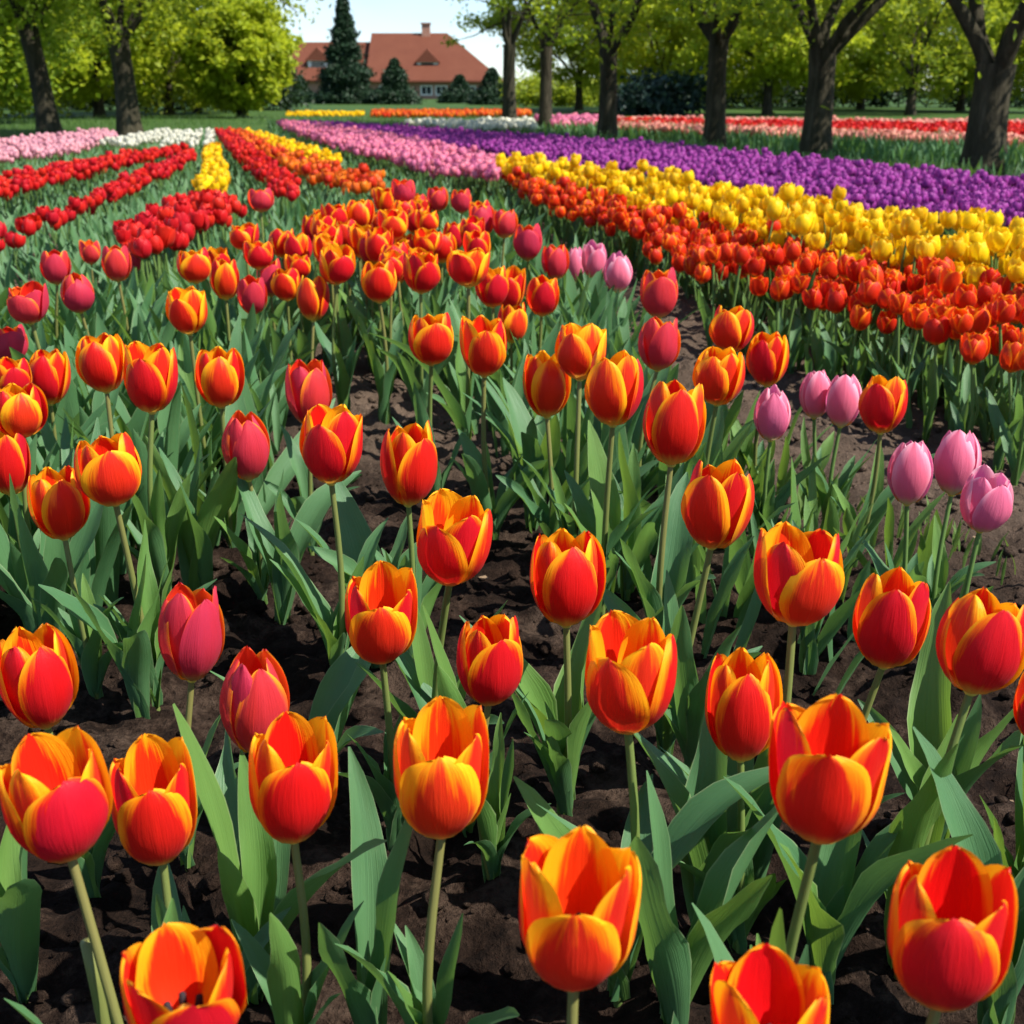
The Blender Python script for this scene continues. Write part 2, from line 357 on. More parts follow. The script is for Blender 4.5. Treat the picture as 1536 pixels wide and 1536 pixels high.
# ---------------------------------------------------------------- one petal; unit bloom: widest diameter 1, base at z=0
def petal(th0, opening, inner, rs, nu=9, nv=13, H=1.18):
    """opening 0 = egg-shaped bud, 1 = wide cup"""
    o = opening + rs.uniform(-.06, .10)
    hgt = H * rs.uniform(.94, 1.05) * (1.0 if not inner else rs.uniform(.98, 1.06))
    v = np.linspace(0, 1, nv); u = np.linspace(-1, 1, nu); v = (1 - (1 - v) ** 1.45)
    Rm = .5 * ((.78 + .12 * v) if inner else 1.0)
    rad = Rm * catmull([0, .1, .25, .45, .65, .85, 1], [.10, .44, .74, .97, .99 + .05 * o, .78 + .29 * o, .46 + .62 * o], v)
    zz = hgt * catmull([0, .1, .25, .45, .65, .85, 1], [0, .055, .19, .39, .61, .84, 1.0 - .04 * o], v)
    q = rs.uniform(1.55, 2.1); vm = rs.uniform(.42, .52)
    sh = np.where(v < vm, .30 + .70 * np.sin(np.clip(v / vm, 0, 1) * math.pi / 2) ** .9, np.sqrt(np.clip(1 - np.clip((v - vm) / (1.003 - vm), 0, 1) ** q, 0, 1)))
    hw = (rs.uniform(.44, .50) if not inner else rs.uniform(.41, .46)) * sh
    hw = np.maximum(hw, .018)
    uu, vv = np.meshgrid(u, v); rr = np.repeat(rad[:, None], nu, 1); z = np.repeat(zz[:, None], nu, 1); ww = np.repeat(hw[:, None], nu, 1)
    cup = np.clip(vv - .5, 0, 1)
    ang = uu * ww / np.maximum(rr * .35 + .65 * .46, .30)
    ph = rs.uniform(0, 6.28); tw = rs.choice([-1, 1]) * .022
    r = rr + tw * uu * np.minimum(vv * 3, 1) - .007 * np.exp(-(uu / .16) ** 2) * np.sin(vv * math.pi)
    r = r - .035 * cup * uu ** 2 + (.02 + .03 * o) * np.abs(uu) ** 3 * np.sin(vv * math.pi) * rs.uniform(-.6, 1.0)
    r = r + .010 * np.sin(vv * rs.uniform(6, 11) + ph + uu * 2) * np.abs(uu) + .006 * np.sin(uu * 7 + ph) + rs.uniform(.003, .010) * np.sin(uu * 11 + vv * 3 + ph * 3) * np.sin(vv * math.pi)
    r = r + rs.uniform(-.10, .16) * np.clip(vv - .72, 0, 1) ** 2 * 2.4
    z = z - .05 * np.abs(uu) ** 2 * np.clip(vv - .6, 0, 1) * 1.2 + .012 * np.sin(uu * rs.uniform(4, 9) + ph) * vv + .010 * np.sin(uu * 12 + ph * 2) * np.clip(vv - .7, 0, 1) * 3
    a = th0 + ang + rs.uniform(-.05, .05)
    V = np.stack([r * np.cos(a), r * np.sin(a), z], -1).reshape(-1, 3)
    U = np.stack([(uu + 1) / 2, vv], -1).reshape(-1, 2)
    return V, grid_faces(nu, nv), U
def bloom_petals(seed, opening, nu=9, nv=13, n_out=3, H=1.18):
    """six petals: an outer whorl (first one towards -Y, the camera) and an inner one between"""
    rs = np.random.RandomState(seed); out = []
    for i in range(3):
        out.append(petal(-math.pi / 2 + i * 2 * math.pi / 3 + math.pi / 3, opening * .95, True, rs, nu, nv, H))
    for i in range(3):
        out.append(petal(-math.pi / 2 + i * 2 * math.pi / 3, opening, False, rs, nu, nv, H * rs.uniform(.93, 1.0) * ((1.0 - .13 * max(0, opening - .25)) if i == 0 else 1.0)))
    return out
def bloom_core():
    """receptacle, pistil and six stamens"""
    g = Geo()
    g.add(*tube([(0, 0, -.03), (0, 0, .0), (0, 0, .05), (0, 0, .08)], [.055, .085, .07, .03], 10), k=0)
    g.add(*tube([(0, 0, .06), (0, 0, .2), (0, 0, .36), (0, 0, .42), (0, 0, .45)], [.05, .07, .055, .075, .01], 9), k=0)
    for i in range(6):
        a = i * math.pi / 3 + .4; c, s_ = math.cos(a), math.sin(a)
        g.add(*tube([(c * .05, s_ * .05, .05), (c * .12, s_ * .12, .22), (c * .14, s_ * .14, .28)], [.018, .016, .015], 5), k=0)
        g.add(*tube([(c * .14, s_ * .14, .27), (c * .15, s_ * .15, .34), (c * .165, s_ * .165, .46), (c * .17, s_ * .17, .48)], [.014, .042, .034, .006], 6), k=1)
    return g
def low_bloom(seed, opening, nu=4, nv=6, stem=0.0, H=1.18):
    g = Geo()
    for V, Fq, U in bloom_petals(seed, opening, nu, nv, H=H): g.add(V, Fq, U)
    if stem: g.add(*tube([(0, 0, -stem), (0, 0, .03)], [.055, .055], 4), k=1)
    return g

# ---------------------------------------------------------------- tulip leaf: unit length, root at the origin, leaning towards -Y ... bends outward along +X
def leaf_geo(seed, lean, bend, width, twist, fold=.8, nu=7, nv=13, wave=.0):
    rs = np.random.RandomState(seed); v = np.linspace(0, 1, nv); u = np.linspace(-1, 1, nu)
    ang = lean + bend * v ** 1.6                     # from the vertical
    ds = 1 / (nv - 1); cx = np.concatenate([[0], np.cumsum(np.sin(ang[:-1]) * ds)]); cz = np.concatenate([[0], np.cumsum(np.cos(ang[:-1]) * ds)])
    cy = .03 * np.sin(v * 5 + rs.uniform(0, 6)) * v
    wv = (v + .10) ** .42 * np.clip(1 - v ** 1.7, 0, 1) ** .8; wv = np.maximum(width * .5 * wv / wv.max(), .004)
    V = np.zeros((nv, nu, 3)); U = np.zeros((nv, nu, 2)); ph = rs.uniform(0, 6.28)
    for j in range(nv):
        t = np.array((math.sin(ang[j]), 0, math.cos(ang[j]))); side = np.array((0, 1.0, 0)); nrm = np.cross(t, side)   # nrm points back up
        tw = twist * v[j]; s2 = side * math.cos(tw) + nrm * math.sin(tw); n2 = nrm * math.cos(tw) - side * math.sin(tw)
        fo = fold * (1.25 - 1.0 * v[j])
        for i in range(nu):
            a = abs(u[i]); x = u[i] * wv[j] * math.cos(fo * a); h = a ** 1.4 * wv[j] * math.sin(fo)
            h += wave * width * math.sin(v[j] * 13 + ph + (1.3 if u[i] > 0 else 0)) * a ** 2 * math.sin(v[j] * math.pi)
            V[j, i] = np.array((cx[j] , cy[j], cz[j])) + s2 * x - n2 * h * (-1)
            U[j, i] = ((u[i] + 1) / 2, v[j])
    V[..., 0] += .012
    return V.reshape(-1, 3), grid_faces(nu, nv), U.reshape(-1, 2)
LEAF_SPEC = [(.16, .35, .20), (.22, .60, .23), (.30, .85, .21), (.12, .20, .17), (.35, .45, .24), (.45, .9, .22), (.25, 1.1, .20), (.18, .5, .26),
             (.10, .28, .15), (.40, .3, .19), (.28, .7, .25), (.55, .75, .21), (.2, .25, .22), (.33, 1.35, .22)]
LEAF_ME = []
for k, (a, b, wd) in enumerate(LEAF_SPEC):
    g = Geo(); g.add(*leaf_geo(40 + k, a * .70, b * .85, wd * .82, random.uniform(-1.1, 1.1), random.uniform(.6, 1.0), wave=random.uniform(.07, .18)))
    LEAF_ME.append(g.mesh('leaf', M['leaf'] if k % 4 else M['leaf_pale']))
LOW_LEAF = []
for k in range(10):
    a, b, wd = random.uniform(.06, .4), random.uniform(.1, 1.0), random.uniform(.10, .19)
    LOW_LEAF.append(Geo().add(*leaf_geo(90 + k, a, b, wd, random.uniform(-1, 1), .6, 4, 7, .08)).proto())
TINY_LEAF = [Geo().add(*leaf_geo(120 + k, random.uniform(.05, .35), random.uniform(.1, .8), .13, random.uniform(-1, 1), .5, 3, 4)).proto() for k in range(6)]
BLADE = [Geo().add(*leaf_geo(150 + k, random.uniform(.05, .5), random.uniform(.1, .8), .045, random.uniform(-1, 1), .3, 3, 4)).proto() for k in range(4)]

# ---------------------------------------------------------------- ground: one sheet to the horizon, tilled and cloddy near the camera
def spaced(lo, hi, step, far, grow=1.22):
    a = list(np.arange(lo, hi, step)); s_ = step
    while a[-1] < far: s_ *= grow; a.append(a[-1] + s_)
    return a
xr = spaced(0.0, 1.9, .011, 2200); xs = np.array([-x for x in xr[:0:-1]] + xr)
ys = np.array([-x for x in spaced(.0, .05, .02, 60)[:0:-1]] + [y + .25 for y in spaced(0, 3.3, .0115, 2200, 1.18)])
GX, GY = np.meshgrid(xs, ys)
def soil_h(x, y):
    p = Vector((x, y, 0))
    f = 1.0 / (1 + max(0, abs(x) - 2.2) ** 2 + max(0, y - 5) ** 2 * .5)
    h = .022 * mnoise.fractal(p * 5.0, 1.0, 2.1, 4) + .019 * mnoise.fractal(p * 19 + Vector((7, 3, 1)), .9, 2.1, 4)
    d = mnoise.voronoi(p * 26 + Vector((mnoise.noise(p * 30), mnoise.noise(p * 30 + Vector((5, 5, 5))), 0)) * .5)[0][0]
    h += .018 * max(0, .55 - d)
    d2 = mnoise.voronoi(p * 62)[0][0]; h += .006 * max(0, .6 - d2)
    return h * f
near = (np.abs(GX) < 9) & (GY > -.3) & (GY < 14)
GZ = np.zeros_like(GX)
idx = np.argwhere(near)
for i, j in idx: GZ[i, j] = soil_h(GX[i, j], GY[i, j])
g = Geo(); g.add(np.stack([GX, GY, GZ], -1).reshape(-1, 3), grid_faces(len(xs), len(ys)))
tag(link('ground', g.mesh('ground', M['soil'])), kind='structure', label='dark tilled soil between the tulip plants', cat='ground')

# loose clods and crumbs of earth lying on the tilled soil
def clod_proto(seed):
    rs = np.random.RandomState(seed); V, Fq, U = tube([(0, 0, -.45), (0, 0, -.3), (0, 0, .1), (0, 0, .35), (0, 0, .42)], [.25, .5, .52, .3, .03], 7)
    V = V * (1 + rs.uniform(-.22, .22, V.shape)); return Geo().add(V, Fq, U).proto()
CL = [clod_proto(i) for i in range(6)]
g = Geo()
for k in range(6):
    Ms = []
    for _ in range(1700):
        x, y = random.uniform(-1.3, 1.5), .45 + random.random() ** 1.3 * 3.2
        s_ = .004 + .020 * random.random() ** 4
        Ms.append(TM((x, y, soil_h(x, y) + s_ * .2), random.uniform(0, 6), (s_, s_ * random.uniform(.7, 1.2), s_ * random.uniform(.5, .9)), random.uniform(-.5, .5)))
    g.stamp(CL[k], np.array(Ms))
tag(link('soil_clods', g.mesh('soil_clods', M['clod'])), kind='stuff', label='crumbs and clods of dark earth on the soil', cat='soil')

# lawn beyond the beds (a sheet 4 mm and more above the soil)
LV = np.array([(-400, 12.5, .03), (400, 12.5, .03), (400, 900, .03), (-400, 900, .03)])
tag(link('lawn', Geo().add(LV, [(0, 1, 2, 3)]).mesh('lawn', M['lawn'])), kind='structure', label='green lawn behind the flower beds', cat='lawn')

# ---------------------------------------------------------------- scattering inside a polygon given in the photograph's pixels
def inside(pts, poly):
    x, y = pts[:, 0], pts[:, 1]; c = np.zeros(len(pts), bool); n = len(poly)
    for i in range(n):
        x1, y1 = poly[i]; x2, y2 = poly[(i + 1) % n]
        k = ((y1 > y) != (y2 > y)) & (x < (x2 - x1) * (y - y1) / (y2 - y1 + 1e-12) + x1); c ^= k
    return c
def world_poly(pix, z): return [tuple(on_z(px, py, z)[:2]) for px, py in pix]
def scatter(pix, z, spacing, jitter=.42, keep=1.0):
    poly = world_poly(pix, z); P = np.array(poly); lo, hi = P.min(0), P.max(0)
    nx, ny = int((hi[0] - lo[0]) / spacing) + 2, int((hi[1] - lo[1]) / spacing / .87) + 2
    i, j = np.meshgrid(np.arange(nx), np.arange(ny))
    pts = np.stack([lo[0] + (i + .5 * (j % 2)) * spacing, lo[1] + j * spacing * .87], -1).reshape(-1, 2)
    pts = pts + rng.uniform(-jitter, jitter, pts.shape) * spacing
    pts = pts[inside(pts, poly)]
    if keep < 1: pts = pts[rng.random(len(pts)) < keep]
    return pts[np.argsort(np.hypot(pts[:, 0], pts[:, 1]))]
def ring_scatter(pix, z, per_m2):
    poly = world_poly(pix, z); P = np.array(poly); lo, hi = P.min(0), P.max(0)
    n = int((hi[0] - lo[0]) * (hi[1] - lo[1]) * per_m2); pts = lo + rng.random((n, 2)) * (hi - lo)
    return pts[inside(pts, poly)]
def foliage(name, pts, length, protos, mt, label, tilt=.22, cat='foliage', z=0.0, skew=None):
    g = Geo(); n = len(protos)
    for k in range(n):
        q = pts[k::n]
        Ms = []
        for p in q:
            Lf = length * random.uniform(.65, 1.2)
            rz = random.uniform(0, 6.283) if skew is None else random.gauss(skew, .9)
            Ms.append(TM((p[0], p[1], z), rz, (Lf, Lf * random.uniform(.8, 1.3), Lf), random.gauss(0, tilt), random.uniform(0, 6.28)))
        if Ms: g.stamp(protos[k], np.array(Ms))
    o = link(name, g.mesh(name, mt)); return tag(o, label, cat, kind='stuff')

# ---------------------------------------------------------------- houses, trees, hedges far behind
def brick():
    m, t = mat('pale brick'); g = N(t); tcn = g.n('TexCoord'); b = g.n('TexBrick'); mpn = g.n('Mapping'); mpn.inputs['Rotation'].default_value = (R(90), 0, 0)
    g.l(tcn.outputs['Object'], mpn.inputs[0]); g.l(mpn.outputs[0], b.inputs[0]); b.inputs['Scale'].default_value = 3.2
    b.inputs['Color1'].default_value = (.40, .17, .11, 1); b.inputs['Color2'].default_value = (.28, .13, .09, 1); b.inputs['Mortar'].default_value = (.36, .28, .23, 1)
    n = g.noise(tcn.outputs['Object'], 1.5, 4); c = g.mix(g.m('MULTIPLY', n, .5), b.outputs[0], (.36, .22, .17)); g.surface(c, .85, .1); return m
def rooftile():
    m, t = mat('red roof tiles'); g = N(t); tcn = g.n('TexCoord')
    wv = g.n('TexWave', bands_direction='Z'); wv.inputs['Scale'].default_value = 2.6; wv.inputs['Distortion'].default_value = .5; g.l(tcn.outputs['Object'], wv.inputs[0])
    wx = g.n('TexWave', bands_direction='X'); wx.inputs['Scale'].default_value = 3.0; g.l(tcn.outputs['Object'], wx.inputs[0])
    n = g.noise(tcn.outputs['Object'], .9, 5, .6); n2 = g.noise(tcn.outputs['Object'], 7, 3)
    c = g.mix(n, (.115, .036, .020), (.175, .062, .034)); c = g.mix(g.m('MULTIPLY', n2, .4), c, (.12, .035, .025))
    g.surface(c, .8, .15, 0, None, g.bump(g.m('ADD', wv.outputs['Fac'], g.m('MULTIPLY', wx.outputs['Fac'], .5)), .5, .06)); return m
M['brick'], M['roof'] = brick(), rooftile()
M['glass'] = simple('window glass', (.03, .035, .04), .08, .2, 3, spec=.6)
M['frame'] = simple('white paint', (.72, .70, .66), .5, .08, 8)
def box(g, x0, x1, y0, y1, z0, z1, k=0):
    V = [(x, y, z) for z in (z0, z1) for y in (y0, y1) for x in (x0, x1)]
    g.add(V, [(0, 2, 3, 1), (4, 5, 7, 6), (0, 1, 5, 4), (2, 6, 7, 3), (0, 4, 6, 2), (1, 3, 7, 5)], k=k); return g
def quadmesh(V, Fq): return Geo().add(np.array(V, float), Fq)
HY = 110.0; kx = HY * cP / F_PX * 1.0 + 0
def hx(px): return (px - 768) / F_PX * (HY * cP + HC * sP)
def hz(py): return z_of(py, HY)
house = empty('farmhouse', (hx(640), HY, 0))
tag(house, 'brick farmhouse with red tiled roofs, dormers and a chimney behind the dark conifers', 'house')
def hl(px): return hx(px) - hx(640)
# main block (gabled with a half hip at its far end) and a lower wing
e1, r1, e2, r2 = hz(121), hz(46), hz(119), hz(60)
g = Geo(); box(g, hl(556), hl(736), 0, 9, -.1, e1 + .1); link('wall', g.mesh('wall', M['brick'], False), house)
g = Geo(); box(g, hl(425), hl(556) - .01, 1.2, 8, -.1, e2 + .1); link('wall', g.mesh('wall', M['brick'], False), house)
xa, xb, rx0, rx1 = hl(550), hl(756), hl(552), hl(668)
V = [(xa, -.7, e1), (xb, -.7, e1), (rx1, 4.5, r1), (rx0, 4.5, r1), (xa, 9.7, e1), (xb, 9.7, e1), (xa, -.7, e1 - .15), (xb, -.7, e1 - .15), (xa, 9.7, e1 - .15), (xb, 9.7, e1 - .15)]
g = quadmesh(V, [(0, 1, 2, 3), (5, 4, 3, 2), (1, 5, 2, 2), (4, 0, 3, 3), (6, 7, 1, 0), (9, 8, 4, 5), (7, 9, 5, 1), (8, 6, 0, 4)])
roof = link('roof', g.mesh('roof', M['roof'], False), house)
xa, xb = hl(415), hl(552)
V = [(xa, .6, e2), (xb, .6, e2), (xb, 4.6, r2), (xa, 4.6, r2), (xa, 8.6, e2), (xb, 8.6, e2), (xa, .6, e2 - .15), (xb, .6, e2 - .15)]
g = quadmesh(V, [(0, 1, 2, 3), (5, 4, 3, 2), (6, 7, 1, 0), (4, 0, 3, 3)])
roof2 = link('roof', g.mesh('roof', M['roof'], False), house)
g = Geo(); cxm = hl(636); box(g, cxm - .35, cxm + .35, 4.1, 4.9, r1 - .6, hz(32)); box(g, cxm - .45, cxm + .45, 4.0, 5.0, hz(32), hz(30))
link('chimney', g.mesh('chimney', M['brick'], False), roof)
def dormer(px, py, rf, y):
    x, z = hl(px), hz(py); wd, hh = .85, .95
    g = Geo(); box(g, x - wd, x + wd, y, y + 2.6, z - .8, z + .35); d = link('dormer', g.mesh('dormer', M['frame'], False), rf)
    V = [(x - wd - .2, y - .2, z + .3), (x + wd + .2, y - .2, z + .3), (x, y - .2, z + 1.35), (x - wd - .2, y + 3, z + .3), (x + wd + .2, y + 3, z + .3), (x, y + 3, z + 1.35)]
    g = quadmesh(V, [(0, 2, 5, 3), (2, 1, 4, 5), (0, 1, 2, 2)]); link('dormer_roof', g.mesh('dormer_roof', M['roof'], False), rf)
    g = Geo(); box(g, x - .5, x + .5, y - .06, y - .003, z - .45, z + .25); link('dormer_window', g.mesh('dormer_window', M['glass'], False), rf)
dormer(641, 99, roof, 1.0); dormer(474, 96, roof2, 1.9)
for px in (578, 640, 662, 705):
    x = hl(px); f = Geo(); z0, z1 = hz(143), hz(128)
    box(f, x - .5, x - .38, -.05, .02, z0, z1); box(f, x + .38, x + .5, -.05, .02, z0, z1); box(f, x - .38, x + .38, -.05, .02, z1 - .1, z1); box(f, x - .38, x + .38, -.05, .02, z0, z0 + .1); box(f, x - .03, x + .03, -.05, .02, z0 + .1, z1 - .1)
    wdw = link('window', f.mesh('window', M['frame'], False), house)
    q = Geo(); box(q, x - .38, x + .38, -.02, -.008, z0 + .1, z1 - .1); link('pane', q.mesh('pane', M['glass'], False), wdw)

LEAFQ = (np.array([(-.5, 0, 0), (0, -.28, .05), (.5, 0, 0), (0, .28, .05)]), np.array([(0, 1, 2, 3)]), np.zeros((4, 2)), np.zeros(1, int), None)
def leaf_cloud(centres, radii, per, size, droop=.4):
    """leaf-sized faces gathered in clumps"""
    n = len(centres) * per; c = np.repeat(np.asarray(centres), per, 0); r = np.repeat(np.asarray(radii), per)
    off = rng.normal(size=(n, 3)) * .5; off[:, 2] *= .62; pos = c + off * r[:, None]
    a = rng.uniform(0, 2 * math.pi, n); b = rng.normal(droop, .55, n); ro = rng.normal(0, .7, n); s_ = size * rng.uniform(.6, 1.35, n)
    X = np.stack([np.cos(a) * np.cos(b), np.sin(a) * np.cos(b), -np.sin(b)], 1); S = np.stack([-np.sin(a), np.cos(a), 0 * a], 1); Nn = np.cross(X, S)
    Y = S * np.cos(ro)[:, None] + Nn * np.sin(ro)[:, None]; Z = np.cross(X, Y)
    Ms = np.zeros((n, 4, 4)); Ms[:, :3, 0] = X * s_[:, None]; Ms[:, :3, 1] = Y * s_[:, None]; Ms[:, :3, 2] = Z * s_[:, None]; Ms[:, :3, 3] = pos; Ms[:, 3, 3] = 1
    return Ms
def ellipsoid_clumps(n, c, rad, zmin, shell=.55):
    out = []
    while len(out) < n:
        d = rng.normal(size=3); d /= np.linalg.norm(d); p = np.asarray(c) + d * (shell + (1 - shell) * rng.random() ** .6) * np.asarray(rad)
        if p[2] > zmin: out.append(p)
    return np.array(out)
def limbs(g, base, r0, fork, n_limb, spread, reach, seed, sub=3, lean=(0, 0), sides=11):
    """tapered trunk with root flare, then limbs and branches; returns branch ends"""
    rs = np.random.RandomState(seed); b = np.array(base, float); ends = []
    top = b + np.array((lean[0], lean[1], fork))
    ts = np.linspace(0, 1, 9); path = [b + (top - b) * t + np.array((.03 * math.sin(t * 5 + seed), .03 * math.cos(t * 4 + seed), 0)) * r0 * 3 * t for t in ts]
    rad = [r0 * (1.0 + .45 * math.exp(-t * 9) - .20 * t + .12 * max(0, t - .75) * 4) for t in ts]
    path[0] = path[0] - np.array((0, 0, .1)); g.add(*tube(path, rad, sides)); top = path[-1]
    for i in range(n_limb):
        a = 2 * math.pi * (i + rs.uniform(-.25, .25)) / n_limb + seed; out = np.array((math.cos(a), math.sin(a), 0))
        ln = reach * rs.uniform(.8, 1.2); p = [top - np.array((0, 0, r0 * .9))]; d = np.array((0, 0, 1.0)) * rs.uniform(.8, 1.1) + out * spread * rs.uniform(.6, 1.3); d /= np.linalg.norm(d)
        for k in range(7):
            d = d + rs.normal(size=3) * .12 + out * .03 + np.array((0, 0, .04)); d /= np.linalg.norm(d); p.append(p[-1] + d * ln / 7)
        rl = r0 * rs.uniform(.34, .48); g.add(*tube(p, [rl * (1 - .11 * k) for k in range(8)], 8))
        for k in range(sub):
            s0 = rs.randint(2, 7); q = [p[s0]]; d2 = (p[s0] - p[s0 - 1]); d2 /= np.linalg.norm(d2); d2 = d2 * .5 + rs.normal(size=3) * .55 + out * .3; d2 /= np.linalg.norm(d2)
            for _ in range(5):
                d2 = d2 + rs.normal(size=3) * .15 + np.array((0, 0, -.02)); d2 /= np.linalg.norm(d2); q.append(q[-1] + d2 * ln * .13)
            r2_ = rl * .42; g.add(*tube(q, [r2_ * (1 - .16 * z_) for z_ in range(6)], 5)); ends += q[2:]
        ends.append(p[-1])
    return np.array(ends)
TREE_G = 'trees standing behind the tulip beds'
def tree(name, px, y, r0, fork, n_limb, spread, reach, seed, mt, label, crown_c, crown_r, zmin, n_cl, per, size, clear=0.0, lean=(0, 0), extra=None, group=TREE_G):
    base = at_dist(px, y); t = empty(name, tuple(base)); tag(t, label, 'tree', group)
    g = Geo(); ends = limbs(g, (0, 0, 0), r0, fork, n_limb, spread, reach, seed, lean=lean)
    link('trunk', g.mesh('trunk', M['bark']), t)
    C = list(ellipsoid_clumps(n_cl, crown_c, crown_r, zmin)); C += [e for e in ends if e[2] > zmin * .95]
    if extra is not None: C += list(extra)
    C = np.array(C)
    if clear:
        keep = ~((np.hypot(C[:, 0], C[:, 1]) < clear) & (C[:, 2] < fork + 1.3)); C = C[keep]
    g = Geo(); g.stamp(LEAFQ, leaf_cloud(C, rng.uniform(.30, .62, len(C)) * max(.5, crown_r[0] / 2.6), per, size))
    link('crown', g.mesh('crown', mt, False), t)
    return t
# the row of thick trunks beyond the purple bed
ROW = [(1474, 12.4, .20, .98, 5, .46, 3.0, 3, 'thick forked tree trunk standing closest, at the end of the row beyond the purple bed'),
       (1222, 14.6, .168, 1.18, 5, .46, 3.0, 5, 'second thick trunk of the row, forking high, beyond the purple bed'),
       (1070, 16.8, .14, 1.35, 5, .6, 3.2, 8, 'straight dark trunk third in the row, behind the purple bed'),
       (910, 18.8, .14, 1.30, 5, .7, 3.2, 12, 'dark tree with spreading limbs fourth in the row, behind the purple bed'),
       (818, 23.0, .12, 1.45, 4, .45, 2.4, 17, 'slim trunk fifth in the row, beside the end of the purple bed'),
       (764, 30.0, .16, 1.7, 4, .4, 2.2, 21, 'dense dark green tree farthest along the row, just beside the farmhouse')]
for i, (px, y, r0, fk, nl, sp_, rc, sd, lb) in enumerate(ROW):
    ztop = z_of(0, y)
    tree('avenue_tree', px, y, r0, fk, nl, sp_, rc, sd, M['fol_green'], lb, (0, 0, 3.5), ((2.9, 2.7, 2.3, 1.9, 1.45, 1.25)[i],) * 2 + (2.7,), z_of((40, 52, 62, 72, 70, 112)[i], y), (120, 125, 125, 130, 110, 130)[i], 75, .095, clear=1.25, group='row of trees beyond the purple bed')
for px, y, r0, fk, sd, ln, lb in ((76, 22.0, .20, 1.75, 31, (-.16, 0), 'leaning dark trunk at the edge of the park behind the pale pink bed'),
                                  (196, 21.0, .205, 1.55, 37, (-.04, 0), 'straight lit trunk behind the white tulips under yellow green leaves')):
    tree('park_tree', px, y, r0 * .9, fk, 5, .65, 2.7, sd, M['fol_mid'] if px > 100 else M['fol_green'], lb, (0, 0, 3.9), (2.6, 2.6, 2.5), z_of(100, y), 220, 75, .10, clear=.6, lean=ln, group='trees behind the pale beds')
# sunlit trees further back
BACK = [(-60, 30, 3.0, 'fol_green', .3, 'dark green tree at the far edge of the park'), (60, 38, 3.0, 'fol_mid', .3, 'mid green tree behind the leaning trunk'),
        (150, 36, 2.6, 'fol_yellow', .35, 'yellow green tree seen between the two trunks behind the pale bed'), (255, 40, 3.2, 'fol_mid', .25, 'broad green tree just behind the straight lit trunk'),
        (364, 36, 1.38, 'fol_yellow', .25, 'bright yellow rounded tree standing free next to the farmhouse roof'), (296, 44, 2.7, 'fol_yellow', .4, 'tall yellow green tree behind the bright rounded one'),
        (990, 44, 3.0, 'fol_yellow', .9, 'yellow green tree behind the third and fourth trunks'), (868, 50, 3.0, 'fol_mid', .7, 'green tree behind the slim fifth trunk'),
        (1150, 40, 2.6, 'fol_yellow', .6, 'bright yellow green tree between the second and third trunks'), (1070, 54, 3.6, 'fol_mid', .5, 'mid green tree behind the straight third trunk'),
        (1365, 40, 2.7, 'fol_mid', .8, 'pale airy tree with a thin trunk in the wide gap between first and second trunks'), (1290, 52, 2.7, 'fol_yellow', .4, 'yellow tree low behind the second trunk'),
        (1440, 48, 3.0, 'fol_yellow', .5, 'yellow green tree behind the closest trunk'), (1550, 44, 3.2, 'fol_mid', .6, 'green tree at the far end beyond the closest trunk'),
        (1210, 60, 3.4, 'fol_mid', .5, 'green tree far behind the second thick trunk')]
for i, (px, y, rad, mt, low, lb) in enumerate(BACK):
    airy = px == 1365
    tree('broadleaf_tree', px, y, .15, 1.2, 5, .6, min(3.0, rad * 1.05), 50 + i, M[mt], lb, (0, 0, rad * 1.05 + low), (rad, rad, rad * 1.08), low, 110 if airy else 250, 55 if airy else 90, .165, group='sunlit trees at the back of the park')

def hedge(name, px0, px1, y, hgt, depth, mt, label, per=900, cat='hedge'):
    a, b = at_dist(px0, y), at_dist(px1, y); ln = b[0] - a[0]; c = (a + b) / 2
    n = max(30, int(ln * 22)); C = np.stack([rng.uniform(-ln / 2, ln / 2, n), rng.uniform(-depth / 2, depth / 2, n), rng.uniform(.1, 1, n) * hgt], 1)
    C[:, 2] *= .8 + .25 * np.sin(C[:, 0] * .9) * np.sin(C[:, 0] * .37 + 1)
    o = link(name, Geo().stamp(LEAFQ, leaf_cloud(C, np.full(n, .6), 60, .2)).mesh(name, mt, False)); o.location = tuple(c); return tag(o, label, cat)
hedge('hedge', -120, 445, 50, 2.0, 2.5, M['fol_dark'], 'dark clipped hedge behind the yellow green trees')
hedge('hedge', 770, 1010, 62, 1.6, 2.5, M['fol_mid'], 'low pale hedge between the farmhouse and the dark shrub')
hedge('hedge', 1010, 1640, 58, 2.2, 2.5, M['fol_dark'], 'long dark hedge behind the sunlit trees and red beds')
hedge('shrub', 935, 1050, 40, 1.45, 2.5, M['fol_blue'], 'blue green rounded shrub between the third and fourth trunks', cat='shrub')
def conifer(px, y, py_top, py_base, wpx, label, seed):
    base = at_dist(px, y); t = empty('conifer', tuple(base)); tag(t, label, 'conifer', 'dark conifers in front of the farmhouse')
    H = z_of(py_top, y); Rb = wpx / 2 * y / F_PX
    link('trunk', Geo().add(*tube([(0, 0, -.1), (0, 0, H * .5), (0, 0, H * .97)], [.22, .13, .02], 7)).mesh('trunk', M['bark']), t)
    C, rr = [], []
    for _ in range(int(520)):
        z = H * rng.random() ** 1.35; r = Rb * (1 - z / H) ** .95 * (.82 + .2 * math.sin(z * 5.5)) * (.35 + .62 * rng.random() ** .5); a = rng.uniform(0, 6.283)
        C.append((r * math.cos(a), r * math.sin(a), z + .1)); rr.append((.18 + .30 * (1 - z / H)) * min(1, Rb / 1.7))
    C.append((0, 0, H - .1)); rr.append(.15)
    link('crown', Geo().stamp(LEAFQ, leaf_cloud(C, np.array(rr), 90, .17, droop=.6)).mesh('crown', M['fol_conifer'], False), t)
